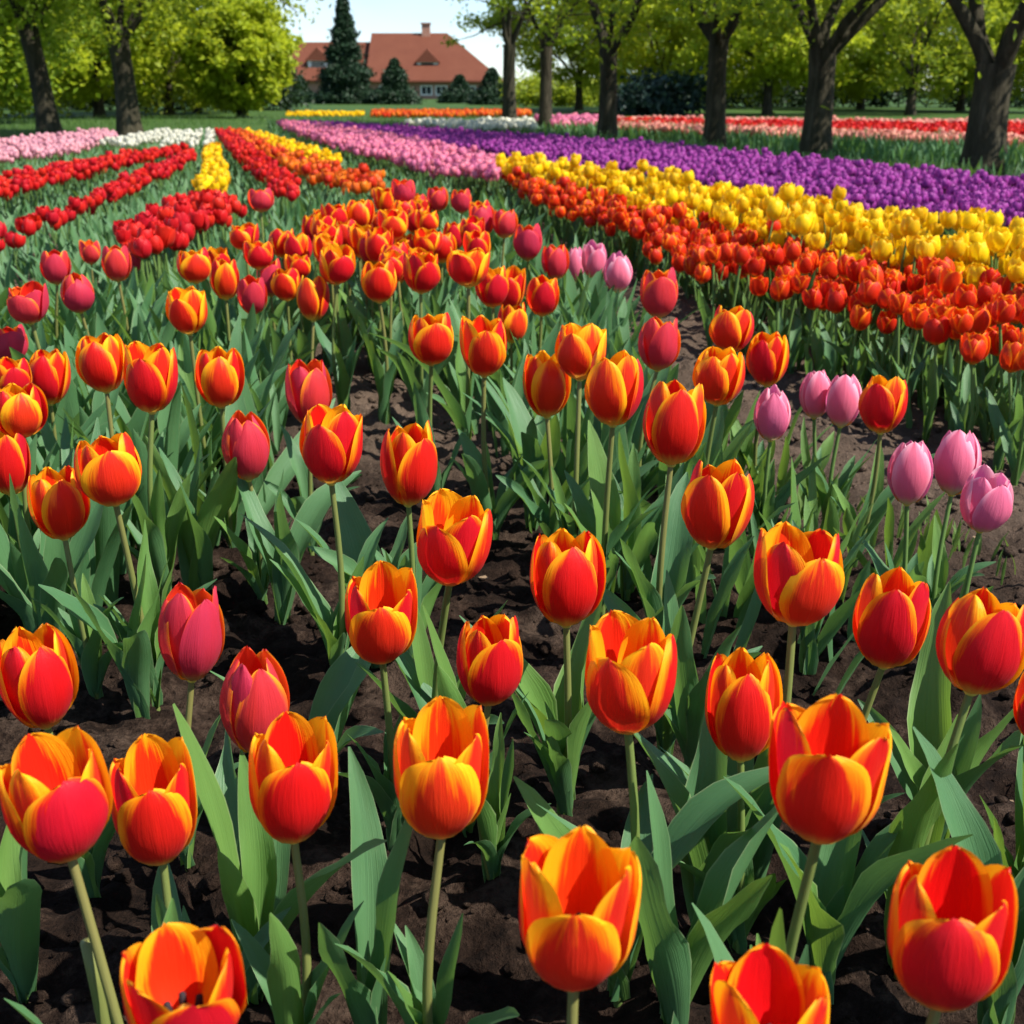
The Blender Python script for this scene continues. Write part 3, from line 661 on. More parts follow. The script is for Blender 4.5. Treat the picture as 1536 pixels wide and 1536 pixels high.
conifer(520, 72, 2, 163, 96, 'tallest dark conifer, a big spruce in front of the farmhouse roof', 1)
conifer(593, 70, 94, 163, 66, 'small dark conical conifer beside the tall spruce', 2)
conifer(452, 78, 118, 163, 42, 'small dark conifer between the yellow tree and the tall spruce', 3)
conifer(690, 76, 118, 163, 60, 'squat dark conifer before the farmhouse wall', 4)
conifer(738, 68, 108, 163, 60, 'dark rounded conifer at the far end of the farmhouse', 5)

# ---------------------------------------------------------------- flower beds
LOWB = {}
for k in ('scarlet', 'red', 'yellow', 'purple', 'rose', 'blush', 'white', 'peach', 'orange'):
    op = {'yellow': .75, 'purple': .45, 'scarlet': .45, 'red': .6}.get(k, .5)
    LOWB[k] = [low_bloom(300 + i, op * (.6 + .25 * i), 5, 6, 1.2) for i in range(3)]
def bed(kind, name, pix, zb, spacing, size, n_ind, label, stuff_label, group, keep=1.0, zj=.018, cat='tulip', parts=0, jit=.42, tiltj=.16):
    pts = scatter(pix, zb, spacing, jit, keep)
    mats = [M[kind], M['stem_green']]
    ind, rest = pts[:n_ind], pts[n_ind:]
    meshes = [b.mesh(name, mats) for b in LOWB[kind]]
    bl, st = None, None
    for i, p in enumerate(ind):
        s_ = size * random.uniform(.82, 1.15); h = zb - size * .55 + random.gauss(0, zj)
        if i < parts:
            if bl is None:
                bl = [Geo_b.mesh('bloom', [M[kind]]) for Geo_b in (low_bloom(410 + q, (.35, .55, .8)[q], 6, 8) for q in range(3))]
                st = Geo().add(*tube([(0, 0, 0), (.02, 0, .5), (0, .0, 1.02)], [.0042, .0038, .0036], 6)).mesh('stem', M['stem_green'])
            r = empty(name, (p[0], p[1], 0), random.uniform(0, 6.28)); tag(r, label, cat, group)
            o = link('bloom', bl[i % 3], r, (0, 0, h)); o.scale = (s_, s_, s_); o.rotation_euler = (random.gauss(0, .14), random.gauss(0, .14), random.uniform(0, 6.28))
            o = link('stem', st, r); o.scale = (1, 1, h)
            for q in range(2):
                o = link('leaf', random.choice(LEAF_ME), r); lf = random.uniform(.14, .22); o.scale = (lf, lf, lf); o.rotation_euler = (0, 0, random.uniform(0, 6.28))
        else:
            o = bpy.data.objects.new(name, meshes[i % 3]); COL.objects.link(o)
            o.location = (p[0], p[1], h); o.scale = (s_, s_, s_); o.rotation_euler = (random.gauss(0, tiltj), random.gauss(0, tiltj), random.uniform(0, 6.28))
            tag(o, label, cat, group)
    if len(rest):
        g = Geo()
        for k in range(3):
            q = rest[k::3]
            if len(q): g.stamp(LOWB[kind][k].proto(), np.array([TM((p[0], p[1], zb - size * .55 + random.gauss(0, zj)), random.uniform(0, 6.28), size * random.uniform(.82, 1.15), random.gauss(0, tiltj), random.uniform(0, 6.28)) for p in q]))
        tag(link(name + '_bed', g.mesh(name + '_bed', mats)), stuff_label, 'flower bed', kind='stuff')
    print('bed', name, len(pts))
    return pts

SCARLET = [(748, 256), (850, 285), (1000, 325), (1150, 362), (1300, 395), (1450, 425), (1620, 460), (1620, 570), (1490, 540), (1400, 500), (1290, 462), (1180, 438), (1050, 398), (960, 362), (880, 325), (800, 296)]
bed('scarlet', 'scarlet_tulip', SCARLET, .245, .068, .052, 300, 'small scarlet tulip with orange edges in the long scarlet bed below the yellow tulips', 'far end of the scarlet tulip bed', 'scarlet tulips of the long bed', keep=.8, parts=130, zj=.028)
YELLOW = [(752, 238), (950, 266), (1200, 306), (1400, 338), (1620, 372), (1620, 425), (1450, 405), (1300, 385), (1150, 350), (1000, 315), (850, 276), (748, 250)]
bed('yellow', 'yellow_tulip', YELLOW, .30, .068, .052, 250, 'bright yellow tulip in the bed between the scarlet and the purple tulips', 'far end of the yellow tulip bed', 'yellow tulips of the long bed', parts=60, zj=.034, keep=.8)
PURPLE = [(430, 184), (560, 189), (750, 203), (1000, 221), (1300, 251), (1620, 282), (1620, 345), (1450, 326), (1200, 300), (950, 258), (700, 222), (560, 202)]
bed('purple', 'purple_tulip', PURPLE, .27, .056, .041, 300, 'purple tulip near the front of the broad purple bed before the row of trunks', 'broad bed of purple tulips running to the trees', 'purple tulips along the front of the purple bed')
ROSE = [(415, 183), (470, 187), (600, 206), (752, 240), (748, 266), (640, 252), (540, 228), (450, 200)]
bed('rose', 'rose_tulip', ROSE, .27, .065, .048, 300, 'rose pink tulip in the narrow bed that ends at the yellow and scarlet tulips', 'far end of the rose pink tulip bed', 'rose pink tulips of the narrow bed')
# beds to the other side of the near tulips
bed('red', 'red_tulip', [(-80, 314), (-80, 292), (0, 272), (150, 241), (268, 222), (282, 223), (150, 252), (60, 274), (0, 291)], .27, .054, .045, 90, 'red tulip in the upper of the two long red rows before the pale pink bed', 'far part of the upper long red tulip row', 'red tulips of the upper long row')
bed('red', 'red_tulip', [(-60, 372), (-30, 358), (40, 340), (110, 310), (200, 270), (285, 228), (294, 230), (245, 259), (205, 279), (145, 303), (60, 342), (0, 357)], .27, .056, .047, 80, 'red tulip in the lower of the two long red rows beside green foliage', 'far part of the lower long red tulip row', 'red tulips of the lower long row')
bed('red', 'red_tulip', [(166, 352), (215, 328), (270, 300), (335, 296), (362, 310), (345, 320), (300, 340), (245, 376), (215, 380), (175, 370)], .29, .066, .055, 90, 'deep red tulip in the short clump in front of the yellow strip', 'rest of the short red clump', 'deep red tulips of the short clump', parts=45)
bed('red', 'red_tulip', [(324, 199), (344, 198), (400, 240), (448, 278), (440, 296), (400, 274), (362, 240)], .27, .062, .045, 60, 'red tulip in the narrow strip between the yellow strip and the orange red one', 'far part of the narrow red strip', 'red tulips of the narrow strip')
bed('orange', 'orange_red_tulip', [(345, 200), (366, 198), (450, 238), (520, 262), (577, 268), (572, 280), (530, 283), (470, 268), (420, 244)], .27, .066, .048, 120, 'orange red tulip in the strip running up to the near flame tulips', 'far part of the orange red strip', 'orange red tulips of the strip')
bed('yellow', 'yellow_tulip', [(360, 198), (384, 200), (480, 230), (516, 242), (500, 250), (440, 236)], .28, .07, .046, 26, 'yellow tulip in the thin strip above the orange red strip', 'far part of the thin yellow strip', 'yellow tulips of the thin strip')
bed('yellow', 'yellow_tulip', [(286, 292), (306, 262), (309, 222), (326, 222), (340, 262), (334, 290)], .27, .07, .050, 24, 'yellow tulip in the short strip standing before the white rows', 'far part of the short yellow strip', 'yellow tulips of the short strip')
for i, (xa, xb, xc, xd) in enumerate(((240, 252, 262, 276), (264, 274, 278, 290), (286, 294, 294, 304), (308, 318, 309, 322))):
    bed('white', 'white_tulip', [(xc, 199), (xd, 199), (xb, 217), (xa, 217)], .24, .08, .046, 30, 'creamy white tulip in the short white rows in front of the grass', 'far part of the short white rows', 'white tulips of the short rows')
bed('white', 'white_tulip', [(150, 214), (252, 195), (262, 202), (190, 219)], .24, .08, .046, 60, 'white tulip in the patch at the foot of the straight lit trunk', 'far part of the white patch', 'white tulips at the foot of the trunk')
bed('blush', 'pale_pink_tulip', [(-80, 244), (-80, 218), (0, 212), (160, 197), (180, 205), (110, 226), (0, 238)], .24, .08, .046, 120, 'pale pink tulip in the bed before the leaning trunk', 'far part of the pale pink bed', 'pale pink tulips before the leaning trunk')
# far beds past the trunks
bed('peach', 'peach_tulip', [(925, 187), (1536, 208), (1620, 212), (1620, 222), (1536, 217), (1200, 204), (925, 191)], .20, .11, .075, 60, 'peach tulip on the near side of the bed past the row of trunks', 'pale peach edge of the bed past the row of trunks', 'peach tulips past the trunks')
bed('red', 'crimson_tulip', [(925, 181), (1536, 190), (1620, 192), (1620, 210), (1536, 206), (1200, 196), (925, 186)], .20, .13, .085, 40, 'crimson tulip in the bed past the row of trunks', 'crimson band of the bed past the row of trunks', 'crimson tulips past the trunks')
bed('peach', 'peach_tulip', [(925, 178.5), (1536, 184), (1620, 185), (1620, 189), (1536, 188), (925, 180.5)], .20, .17, .09, 0, '', 'thin peach band behind the crimson tulips', '')
bed('rose', 'magenta_tulip', [(800, 178), (905, 178), (905, 186), (830, 187)], .20, .16, .12, 0, '', 'small magenta patch between the fourth and fifth trunks', '')
bed('white', 'white_tulip', [(600, 184), (800, 183), (800, 190), (700, 192)], .22, .12, .09, 0, '', 'thin white strip of tulips behind the purple bed', '')
bed('orange', 'orange_tulip', [(558, 167), (795, 167), (795, 172), (558, 173)], .10, .15, .10, 0, '', 'orange bedding strip in front of the farmhouse conifers', '')
bed('yellow', 'golden_tulip', [(430, 169), (545, 169), (545, 173), (430, 173)], .06, .2, .09, 0, '', 'golden bedding strip before the tall spruce', '')

# green leaves under and between the beds
def strip_leaves(name, pix, per, length, label, mt='leaf', protos=None, skew=None):
    return foliage(name, ring_scatter(pix, .05, per), length, protos or LOW_LEAF, M[mt], label, skew=skew)
strip_leaves('tulip_foliage', [(700, 285), (860, 292), (1100, 345), (1330, 395), (1640, 445), (1640, 660), (1536, 618), (1400, 572), (1290, 530), (1150, 480), (1020, 430), (900, 385), (760, 325)], 420, .20, 'dense upright leaves under the scarlet tulips', 'leaf_dark')
strip_leaves('tulip_foliage', [(745, 255), (1000, 300), (1300, 350), (1640, 395), (1640, 470), (1300, 410), (1000, 345), (745, 285)], 220, .24, 'leaves under the yellow tulips', 'leaf')
strip_leaves('tulip_foliage', [(430, 188), (800, 205), (1300, 255), (1640, 290), (1640, 390), (1300, 345), (950, 292), (700, 245), (560, 215)], 130, .22, 'leaves under the purple tulips', 'leaf_dark', TINY_LEAF)
strip_leaves('tulip_foliage', [(400, 190), (470, 195), (750, 255), (800, 300), (780, 330), (640, 300), (520, 255), (420, 205)], 190, .21, 'dark leaves along the rose pink bed', 'leaf_dark', TINY_LEAF)
strip_leaves('tulip_foliage', [(-120, 260), (0, 245), (180, 222), (330, 210), (420, 212), (560, 262), (700, 300), (620, 330), (480, 330), (400, 340), (330, 400), (250, 440), (-150, 470)], 230, .20, 'grey green slanting leaves between the red rows', 'leaf', LOW_LEAF, skew=2.4)
strip_leaves('leafy_verge', [(800, 200), (1000, 212), (1300, 240), (1640, 266), (1640, 232), (1300, 217), (1000, 200), (860, 194)], 150, .26, 'leafy green verge around the trunks', 'leaf', TINY_LEAF)
foliage('lawn_grass', ring_scatter([(-150, 225), (0, 212), (430, 190), (820, 195), (820, 176), (430, 176), (-150, 180)], .03, 26), .17, BLADE, M['grass'], 'rough grass at the edge of the lawn', cat='grass')

# ---------------------------------------------------------------- near tulips, one by one
BL = {}
def bloom_set(kind, lvl, var):
    key = (kind, lvl, var)
    if key not in BL:
        op = (.03, .46, .70, .92)[lvl]
        ms = []
        for V, Fq, U in bloom_petals(700 + lvl * 10 + var * 3 + (0 if kind != 'pink' else 50), op, 11, 15, H=(1.38, 1.30, 1.20, 1.12)[lvl]):
            ms.append(Geo().add(V, Fq, U).mesh('petal', M[kind]))
        BL[key] = ms
    return BL[key]
CORE = bloom_core().mesh('bloom', [M['pistil'], M['anther']])
def mk_leaf(parent, scale, rz, k=None, tilt=0.0, wide=1.0):
    o = link('leaf', LEAF_ME[random.randrange(len(LEAF_ME)) if k is None else k], parent)
    o.scale = (scale, scale * wide, scale); o.rotation_euler = (random.gauss(0, .06), tilt, rz); return o
NEAR = []
def near_tulip(x0, y0, x1, y1, kind, lvl, label, name=None, yaw=None, roll=None, group=None):
    px, py, wpx, hpx = (x0 + x1) / 2, (y0 + y1) / 2, x1 - x0, y1 - y0
    d = ray(px, py); dn = np.linalg.norm(d); sa = -d[2] / dn
    dist_size = .080 * F_PX / wpx
    drop = min(.50, max(.335, .6 * dist_size * sa + .4 * .44)); tt = drop / (-d[2])
    c = np.array((0, 0, HC)) + d * tt                      # centre of the bloom
    depth = tt                                              # along the optical axis
    s = wpx * depth / F_PX / (1.02, 1.04, 1.10, 1.18)[lvl]
    ca = math.sqrt(1 - sa * sa)
    open_r = (.30, .55, .80, 1.0)[lvl]
    hh = (hpx * depth / F_PX - .5 * open_r * s * sa) / ca
    Hn = (1.38, 1.30, 1.20, 1.12)[lvl]
    sz = min(1.25 * s, max(.78 * s, hh / Hn))
    if roll is None: roll = random.gauss(0, .07)
    pitchb = random.gauss(.0, .06)
    up = Matrix.Rotation(roll, 3, 'Y') @ Matrix.Rotation(pitchb, 3, 'X')
    axis = np.array(up @ Vector((0, 0, 1)))
    b = c - axis * sz * Hn * .5
    base = np.array((b[0] - axis[0] * .25 + random.gauss(0, .008), b[1] - axis[1] * .2 + random.gauss(0, .01), 0))
    t = empty(name or {'flame': 'flame_tulip', 'coral': 'coral_tulip', 'pink': 'pink_tulip'}[kind], tuple(base))
    tag(t, label, 'tulip', group or {'pink': 'pink tulips beside the soil path'}.get(kind, 'flame coloured tulips of the near bed'))
    rel = b - base
    ts = np.linspace(0, 1, 9); bend = np.array((random.gauss(0, .006), random.gauss(0, .006), 0))
    path = [np.array((rel[0] * q ** 1.5, rel[1] * q ** 1.5, rel[2] * q)) + bend * math.sin(q * math.pi) for q in ts]; path[-1] = rel + axis * .004
    path[0][2] = -.01
    link('stem', Geo().add(*tube(path, [(.0050 - .0012 * q) * min(1.15, max(.8, s / .08)) for q in ts], 9)).mesh('stem', M['stem'] if kind != 'pink' else M['stem_green']), t)
    bl = link('bloom', CORE, t, tuple(rel)); bl.scale = (s, s, sz)
    if yaw is None: yaw = random.choice([0, 0, 15, -15, 30, -35, 60]) + random.gauss(0, 6)
    # keep a petal towards the camera: the bed is seen along the ray
    face = math.atan2(c[0], c[1])
    bl.rotation_euler = (up @ Matrix.Rotation(-face + R(yaw), 3, 'Z')).to_euler()
    for me in bloom_set(kind, lvl, random.randrange(3)): link('petal', me, bl)
    NEAR.append((base, b[2], s, t))
    return t

# (x0, y0, x1, y1, kind, openness, label, yaw, roll)
FL, CO, PI_ = 'flame', 'coral', 'pink'
LIST = [
 (175, 1403, 375, 1590, FL, 3, 'wide open orange cup showing dark stamens, lowest bloom beside the bare cut stem', 10, 0),
 (762, 1250, 968, 1497, FL, 3, 'largest open tulip at the bottom middle, broad orange petals over red, stamens showing', 0, .02),
 (1057, 1443, 1255, 1640, FL, 3, 'open orange cup cut off by the bottom edge between two larger blooms', 12, 0),
 (1325, 1293, 1520, 1517, FL, 2, 'big half open red tulip with one petal flaring outward in the bottom corner', 5, .06),
 (1143, 1053, 1340, 1275, FL, 3, 'large open cup with yellow edged petals on a tilted stem above the corner tulip', 0, .08),
 (583, 1062, 741, 1263, FL, 2, 'large upright tulip with rounded yellow rimmed front petal on a long straight stem', 0, 0),
 (367, 1082, 511, 1268, FL, 2, 'red tulip with golden front petal standing just in front of the closed coral bud', 8, .03),
 (163, 1114, 301, 1305, FL, 2, 'open tulip with visible stamens touching the neighbour at the near edge', 0, -.04),
 (2, 1108, 170, 1298, FL, 2, 'broad red and yellow tulip leaning out at the near edge, paired with another', 18, -.12),
 (330, 978, 433, 1135, CO, 0, 'closed coral bud partly hidden behind a red tulip with a golden petal', 20, .05),
 (237, 880, 337, 1025, CO, 1, 'coral pink tulip on a long bare stem above the closed coral bud', 30, .06),
 (0, 940, 112, 1098, FL, 1, 'red tulip with yellow edged petals at the photo edge above the broad pair', 20, -.05),
 (512, 852, 632, 1003, FL, 2, 'rounded open tulip with pale golden front petal above the long straight stemmed one', 0, .03),
 (683, 924, 787, 1062, FL, 1, 'narrow half closed tulip with pink side, just behind the large upright one', 25, .02),
 (868, 927, 1020, 1108, FL, 2, 'large open tulip with stamen showing on a straight stem in the lower middle', -30, .0),
 (1058, 977, 1170, 1145, FL, 1, 'slim red tulip with orange crown tucked behind the large open tilted cup', 8, -.02),
 (794, 795, 906, 942, FL, 1, 'upright tulip with pinkish lower petals right above the large open one with a stamen', 12, 0),
 (617, 742, 742, 885, FL, 2, 'wide tulip with pointed yellow petals flaring over the dark soil lane', -32, .09),
 (1125, 787, 1268, 945, FL, 2, 'wide crowned tulip with many yellow edged petals near the shaded leaves', 30, .03),
 (1278, 858, 1394, 1007, FL, 1, 'egg shaped red tulip with yellow rim just before the pink tulips', 0, .05),
 (1405, 890, 1540, 1045, FL, 1, 'broad red tulip with ruffled orange top on a slanted stem at the side edge', 20, .14),
 (1022, 692, 1130, 828, FL, 1, 'crimson tulip with curled yellow petal tips on a brown stem', -25, .07),
 (963, 573, 1060, 700, FL, 1, 'tall barrel shaped tulip with orange crown on a long stem beside the path', 10, .05),
 (569, 635, 657, 762, FL, 1, 'pink flanked tulip with orange top standing over the dark soil lane', 40, .04),
 (447, 606, 547, 730, FL, 2, 'open orange tulip with pointed side petal left of the soil lane', -28, .05),
 (333, 619, 404, 722, CO, 0, 'small closed coral pink tulip among leaves beside the open orange one', 20, -.02),
 (428, 538, 497, 640, CO, 1, 'coral tulip with orange inner petals just behind the open orange one', 30, .0),
 (115, 652, 213, 762, FL, 1, 'rounded red tulip with yellow rims among grey green leaves', 10, -.06),
 (45, 700, 131, 813, FL, 1, 'pinkish red tulip with yellow sides just in front of the rounded red one', 15, -.04),
 (-20, 644, 46, 745, FL, 1, 'orange tulip cut in half by the photo edge, beside the pinkish red one', 0, 0),
 (-12, 575, 68, 660, FL, 1, 'red tulip at the photo edge overlapping two orange ones behind', 10, 0),
 (45, 522, 105, 608, FL, 1, 'orange edged tulip behind the overlapping red one at the edge', -30, .08),
 (-14, 535, 48, 600, FL, 2, 'yellow rimmed tulip squeezed behind others at the edge', 10, 0),
 (118, 499, 190, 590, FL, 1, 'orange tulip partly hidden by the larger flaring one beside it', -20, -.04),
 (182, 512, 270, 622, FL, 2, 'large flaring tulip with a tall pointed back petal in the leafy bed', -25, .04),
 (294, 520, 366, 613, FL, 1, 'square topped tulip with one petal curling outward, alone among leaves', 0, .02),
 (784, 525, 855, 628, FL, 1, 'narrow red tulip with orange streaks left of the bigger one in the middle bed', 12, -.03),
 (877, 528, 966, 641, FL, 1, 'big orange edged tulip in the middle bed beside the barrel shaped one', -22, .02),
 (830, 482, 912, 572, FL, 2, 'crown shaped orange tulip just behind the narrow red one', -28, .02),
 (686, 472, 764, 567, FL, 2, 'open tulip with pointed outer petals in the middle bed', 8, -.02),
 (612, 470, 682, 549, FL, 1, 'small orange rimmed tulip at the edge of the middle bed beside the soil lane', 16, .02),
 (745, 455, 792, 515, FL, 1, 'slim orange tulip half hidden behind the open pointed one', 30, .06),
 (956, 477, 1021, 557, CO, 1, 'red tulip with faint orange rim below another on the soil path edge', 25, .03),
 (960, 403, 1018, 478, CO, 1, 'coral tulip with orange top standing alone against the soil path', 10, -.03),
 (1064, 460, 1131, 530, FL, 1, 'orange topped red tulip furthest up the path, behind a lower one', -20, .06),
 (1042, 520, 1117, 610, FL, 1, 'rounded tulip with golden crown in front of another by the path', -30, .04),
 (1122, 497, 1183, 581, FL, 1, 'pointed red tulip with notched yellow edges above the lone pink tulip', -30, -.02),
 (1292, 563, 1360, 652, FL, 1, 'orange red tulip beside the pair of pink tulips on the path', -28, .04),
 (1131, 580, 1187, 662, PI_, 0, 'lone pink tulip below the pointed red one', 0, .02),
 (1199, 555, 1247, 628, PI_, 0, 'smaller pink tulip of the pair, half behind its neighbour', 20, -.02),
 (1237, 561, 1292, 641, PI_, 0, 'larger pink tulip of the pair beside the orange red one', 0, .03),
 (1331, 660, 1398, 758, PI_, 0, 'pink tulip lowest of stem in the trio near the weeds, closest to the bed', 10, .0),
 (1400, 645, 1469, 743, PI_, 0, 'tallest pink tulip in the middle of the trio near the weeds', -10, .08),
 (1441, 707, 1517, 801, PI_, 1, 'pink tulip of the trio leaning outward toward the photo edge', 30, .10),
 (1521, 1000, 1610, 1120, FL, 1, 'red tulip showing only a sliver at the side edge', 0, 0),
 (905, 379, 950, 438, PI_, 0, 'pink tulip at the end of the small cluster by the head of the path', 0, .04),
 (872, 362, 911, 418, PI_, 1, 'pink tulip in the middle of the small cluster at the head of the path', 20, 0),
 (848, 367, 878, 427, PI_, 0, 'deeper pink slim tulip squeezed in the small cluster', 0, .0),
 (812, 366, 853, 420, CO, 1, 'orange red tulip leading the small pink cluster', 20, -.02),
 (770, 336, 814, 391, CO, 1, 'coral tulip with ruffled orange top above the small pink cluster', 0, .02),
 (248, 430, 313, 503, FL, 2, 'orange tulip with a flaring side petal standing apart over dark soil', -28, -.04),
 (355, 415, 402, 473, CO, 1, 'coral tulip with orange tip at the front of the crowded clump', 10, 0),
 (445, 415, 495, 482, FL, 1, 'orange tulip on a bare stem at the head of the dark soil lane', -30, .02),
 (542, 391, 596, 455, FL, 1, 'neat rounded orange tulip at the front of the crowded middle clump', 0, .02),
 (602, 377, 662, 441, FL, 2, 'yellow streaked tulip next to the neat rounded orange one', 30, .06),
 (788, 415, 840, 475, FL, 1, 'ragged edged orange tulip standing right of the wide double looking bloom', 10, .04),
 (710, 398, 765, 462, FL, 2, 'yellow edged tulip merging with its neighbour into a wide bloom', 25, -.04),
 (742, 400, 790, 468, FL, 2, 'tulip with tall yellow petals half of a wide merged bloom', -10, .05),
 (668, 370, 738, 432, FL, 3, 'spread open orange tulip with pointed wing like petals', -30, .02),
 (10, 425, 75, 487, CO, 2, 'coral tulip with a yellow inner petal showing near the photo edge', -28, -.03),
 (92, 412, 142, 470, CO, 0, 'plain coral tulip between two others in front of the red rows', 10, .0),
 (60, 376, 107, 427, CO, 1, 'dull pink red tulip farthest up beside the lower red row', 0, .02),
 (152, 369, 198, 423, CO, 1, 'coral red tulip touching the short deep red clump', 0, -.02),
 (186, 367, 216, 408, CO, 1, 'narrow coral tulip tucked behind the one touching the red clump', 30, .02),
 (-12, 488, 42, 545, CO, 1, 'coral pink tulip with orange top cut by the photo edge', 10, .02),
 (266, 374, 318, 425, FL, 1, 'orange tulip leading the crowded clump on its outer end', 12, -.03),
 (304, 370, 346, 412, FL, 2, 'yellow streaked tulip behind the outer end of the crowded clump', 30, .0),
 (314, 390, 360, 450, FL, 1, 'red orange tulip low at the outer end of the crowded clump', 10, .0),
 (343, 335, 390, 376, FL, 2, 'coral red tulip standing out behind the crowded clump near the red clump', -30, -.02),
 (363, 360, 412, 405, FL, 2, 'orange tulip in the second rank of the crowded clump below the coral red one', 0, 0),
 (402, 345, 445, 385, FL, 1, 'orange tulip with ruffled top in the rear rank of the crowded clump', 30, .02),
 (385, 390, 425, 445, CO, 1, 'dark coral tulip wedged in the crowded clump above the lone orange tip', 20, .0),
 (408, 402, 452, 452, FL, 1, 'orange tulip wedged beside the bare stemmed one', -20, .0),
 (425, 380, 468, 420, FL, 2, 'pale orange open tulip amid the crowded clump', 10, .0),
 (477, 368, 535, 427, FL, 2, 'broad yellow rimmed tulip at the front of the crowd beside the neat rounded one', 28, .04),
 (452, 323, 487, 365, FL, 1, 'orange tulip at the outer back of the crowd', 0, -.03),
 (480, 304, 522, 345, FL, 2, 'coral and orange tulip with a yellow tuft at the back of the crowd', 30, .0),
 (520, 298, 562, 345, FL, 1, 'tall orange tulip with stripes at the back of the crowd', -10, .03),
 (483, 338, 522, 378, FL, 2, 'yellow flamed tulip in the mid crowd under the tufted one', 0, .0),
 (520, 335, 566, 388, FL, 2, 'bright yellow orange tulip in the very middle of the crowd', 30, .0),
 (545, 340, 592, 398, FL, 2, 'big yellow streaked tulip just above the neat rounded one', -10, .02),
 (590, 350, 625, 388, FL, 1, 'small coral tulip between the yellow streaked tulips of the crowd', 20, .0),
 (563, 318, 615, 356, FL, 2, 'low wide orange tulip striped with yellow in the back rank', 0, .0),
 (580, 380, 622, 425, FL, 1, 'orange tulip hidden behind the yellow streaked pair', 30, .0),
 (618, 345, 665, 384, FL, 2, 'flat topped orange tulip above the yellow streaked one', -30, .0),
 (620, 314, 660, 352, FL, 2, 'coral and yellow tulip in the back rank beside the low wide one', 10, .02),
 (663, 334, 698, 376, FL, 1, 'upright orange tulip behind the spread open winged one', 0, .02),
 (640, 280, 672, 318, CO, 1, 'coral tulip near the far tip of the crowd', 10, .0),
 (676, 284, 708, 320, CO, 1, 'red tulip standing apart at the far tip of the crowd', 0, .0),
 (585, 268, 625, 308, CO, 2, 'deep red tulip farthest back in the crowd', -10, -.02),
 (558, 278, 592, 322, FL, 3, 'yellow tulip with upright narrow petals far back in the crowd', 30, .0),
 (612, 290, 640, 322, CO, 1, 'small coral tulip between the farthest deep red ones', 0, .0),
 (704, 306, 742, 356, CO, 1, 'coral tulip with yellow flank above the spread open winged one', 0, -.02),
 (738, 313, 776, 357, CO, 1, 'coral red tulip paired with the yellow flanked one', 20, .03),
 (693, 335, 722, 374, CO, 1, 'red tulip hidden behind the coral pair', 0, .0),
 (590, 300, 625, 332, FL, 1, 'orange tulip with yellow edge between back rank blooms', 0, .0),
 (118, 359, 152, 397, CO, 2, 'dark red tulip just outside the short deep red clump', 0, .0),
 (370, 282, 412, 318, CO, 2, 'bright red open tulip alone below the narrow red strip', 0, .0),
]
for (x0, y0, x1, y1, kd, lv, lb, yw, rl) in LIST:
    near_tulip(x0, y0, x1, y1, kd, lv, lb, yaw=yw, roll=rl)

for _ in range(34):
    cx_, cy_ = random.uniform(440, 720), random.uniform(305, 425)
    if cy_ > 420 - abs(cx_ - 560) * .25: cy_ -= 50
    w_ = 26 + (cy_ - 280) * .17 + random.uniform(-3, 4)
    near_tulip(cx_ - w_ / 2, cy_ - w_ * .55, cx_ + w_ / 2, cy_ + w_ * .55, FL, random.choice([1, 2, 2]), 'small orange and yellow tulip packed in the crowded clump, half hidden by neighbours', group='tulips in the thick of the crowded clump')

# leaves of the near tulips
for i, (base, zb, s, t) in enumerate(NEAR):
    dist = math.hypot(base[0], base[1]); n = 6 if dist < 2.3 else 4
    a0 = random.uniform(0, 6.28)
    for k in range(n):
        lf = zb * random.uniform(.62, .98) * (1.05 if k < 2 else .8)
        mk_leaf(t, lf, a0 + k * 2.3 + random.gauss(0, .3), wide=random.uniform(.8, 1.15))

# leafy plants without a flower in view
CLUMP = [(425, 935, 5, 'leafy clump at the end of the soil lane with one drooping blade'), (215, 1080, 6, 'pointed leafy clump standing on open soil under the coral tulip'),
         (560, 1000, 5, 'leafy clump under the rounded open tulip with golden petal'), (850, 1200, 5, 'forked leafy clump beside the large open tulip stem'),
         (1040, 1170, 5, 'broad leafy clump behind the slim red tulip'), (1400, 1290, 6, 'tall sheaf of leaves below the ruffled orange tulip'),
         (700, 1250, 4, 'thin leafy plant behind the large upright tulip'), (470, 1240, 4, 'small leafy plant behind the golden petalled tulip'),
         (800, 800, 6, 'leafy clump at the tip of the middle bed'), (940, 900, 6, 'leafy clump under the crimson tulip'),
         (1210, 1010, 5, 'dark leafy clump behind the wide crowned tulip'), (300, 900, 6, 'leafy clump in front of the grey green bed'),
         (90, 1000, 6, 'leafy clump behind the broad red tulip at the edge'), (620, 1010, 5, 'narrow leaves beside the dark soil lane'),
         (1490, 1560, 6, 'big blades in the bottom corner under the flaring red tulip'), (1010, 1560, 5, 'broad blade between the two bottom cups'),
         (1230, 1500, 5, 'low leafy plant behind the bottom open cup'), (40, 1500, 5, 'long blades at the bottom corner beside the cut stem'),
         (560, 1600, 4, 'large blade left of the long straight stem'), (380, 1500, 5, 'tall grey leaves below the golden petalled tulip'),
         (1060, 1420, 5, 'long slanting blades beside the stem of the slim red tulip'), (1540, 1420, 5, 'tall blades at the side edge above the corner tulip')]
for px, py, n, lb in CLUMP:
    p = on_z(px, py, 0); t = empty('tulip_leaf_clump', tuple(p)); tag(t, lb, 'plant', 'leafy tulip plants without a flower')
    a0 = random.uniform(0, 6.28)
    for k in range(n):
        mk_leaf(t, random.uniform(.17, .29), a0 + k * 2.4 + random.gauss(0, .3), wide=random.uniform(.85, 1.2))

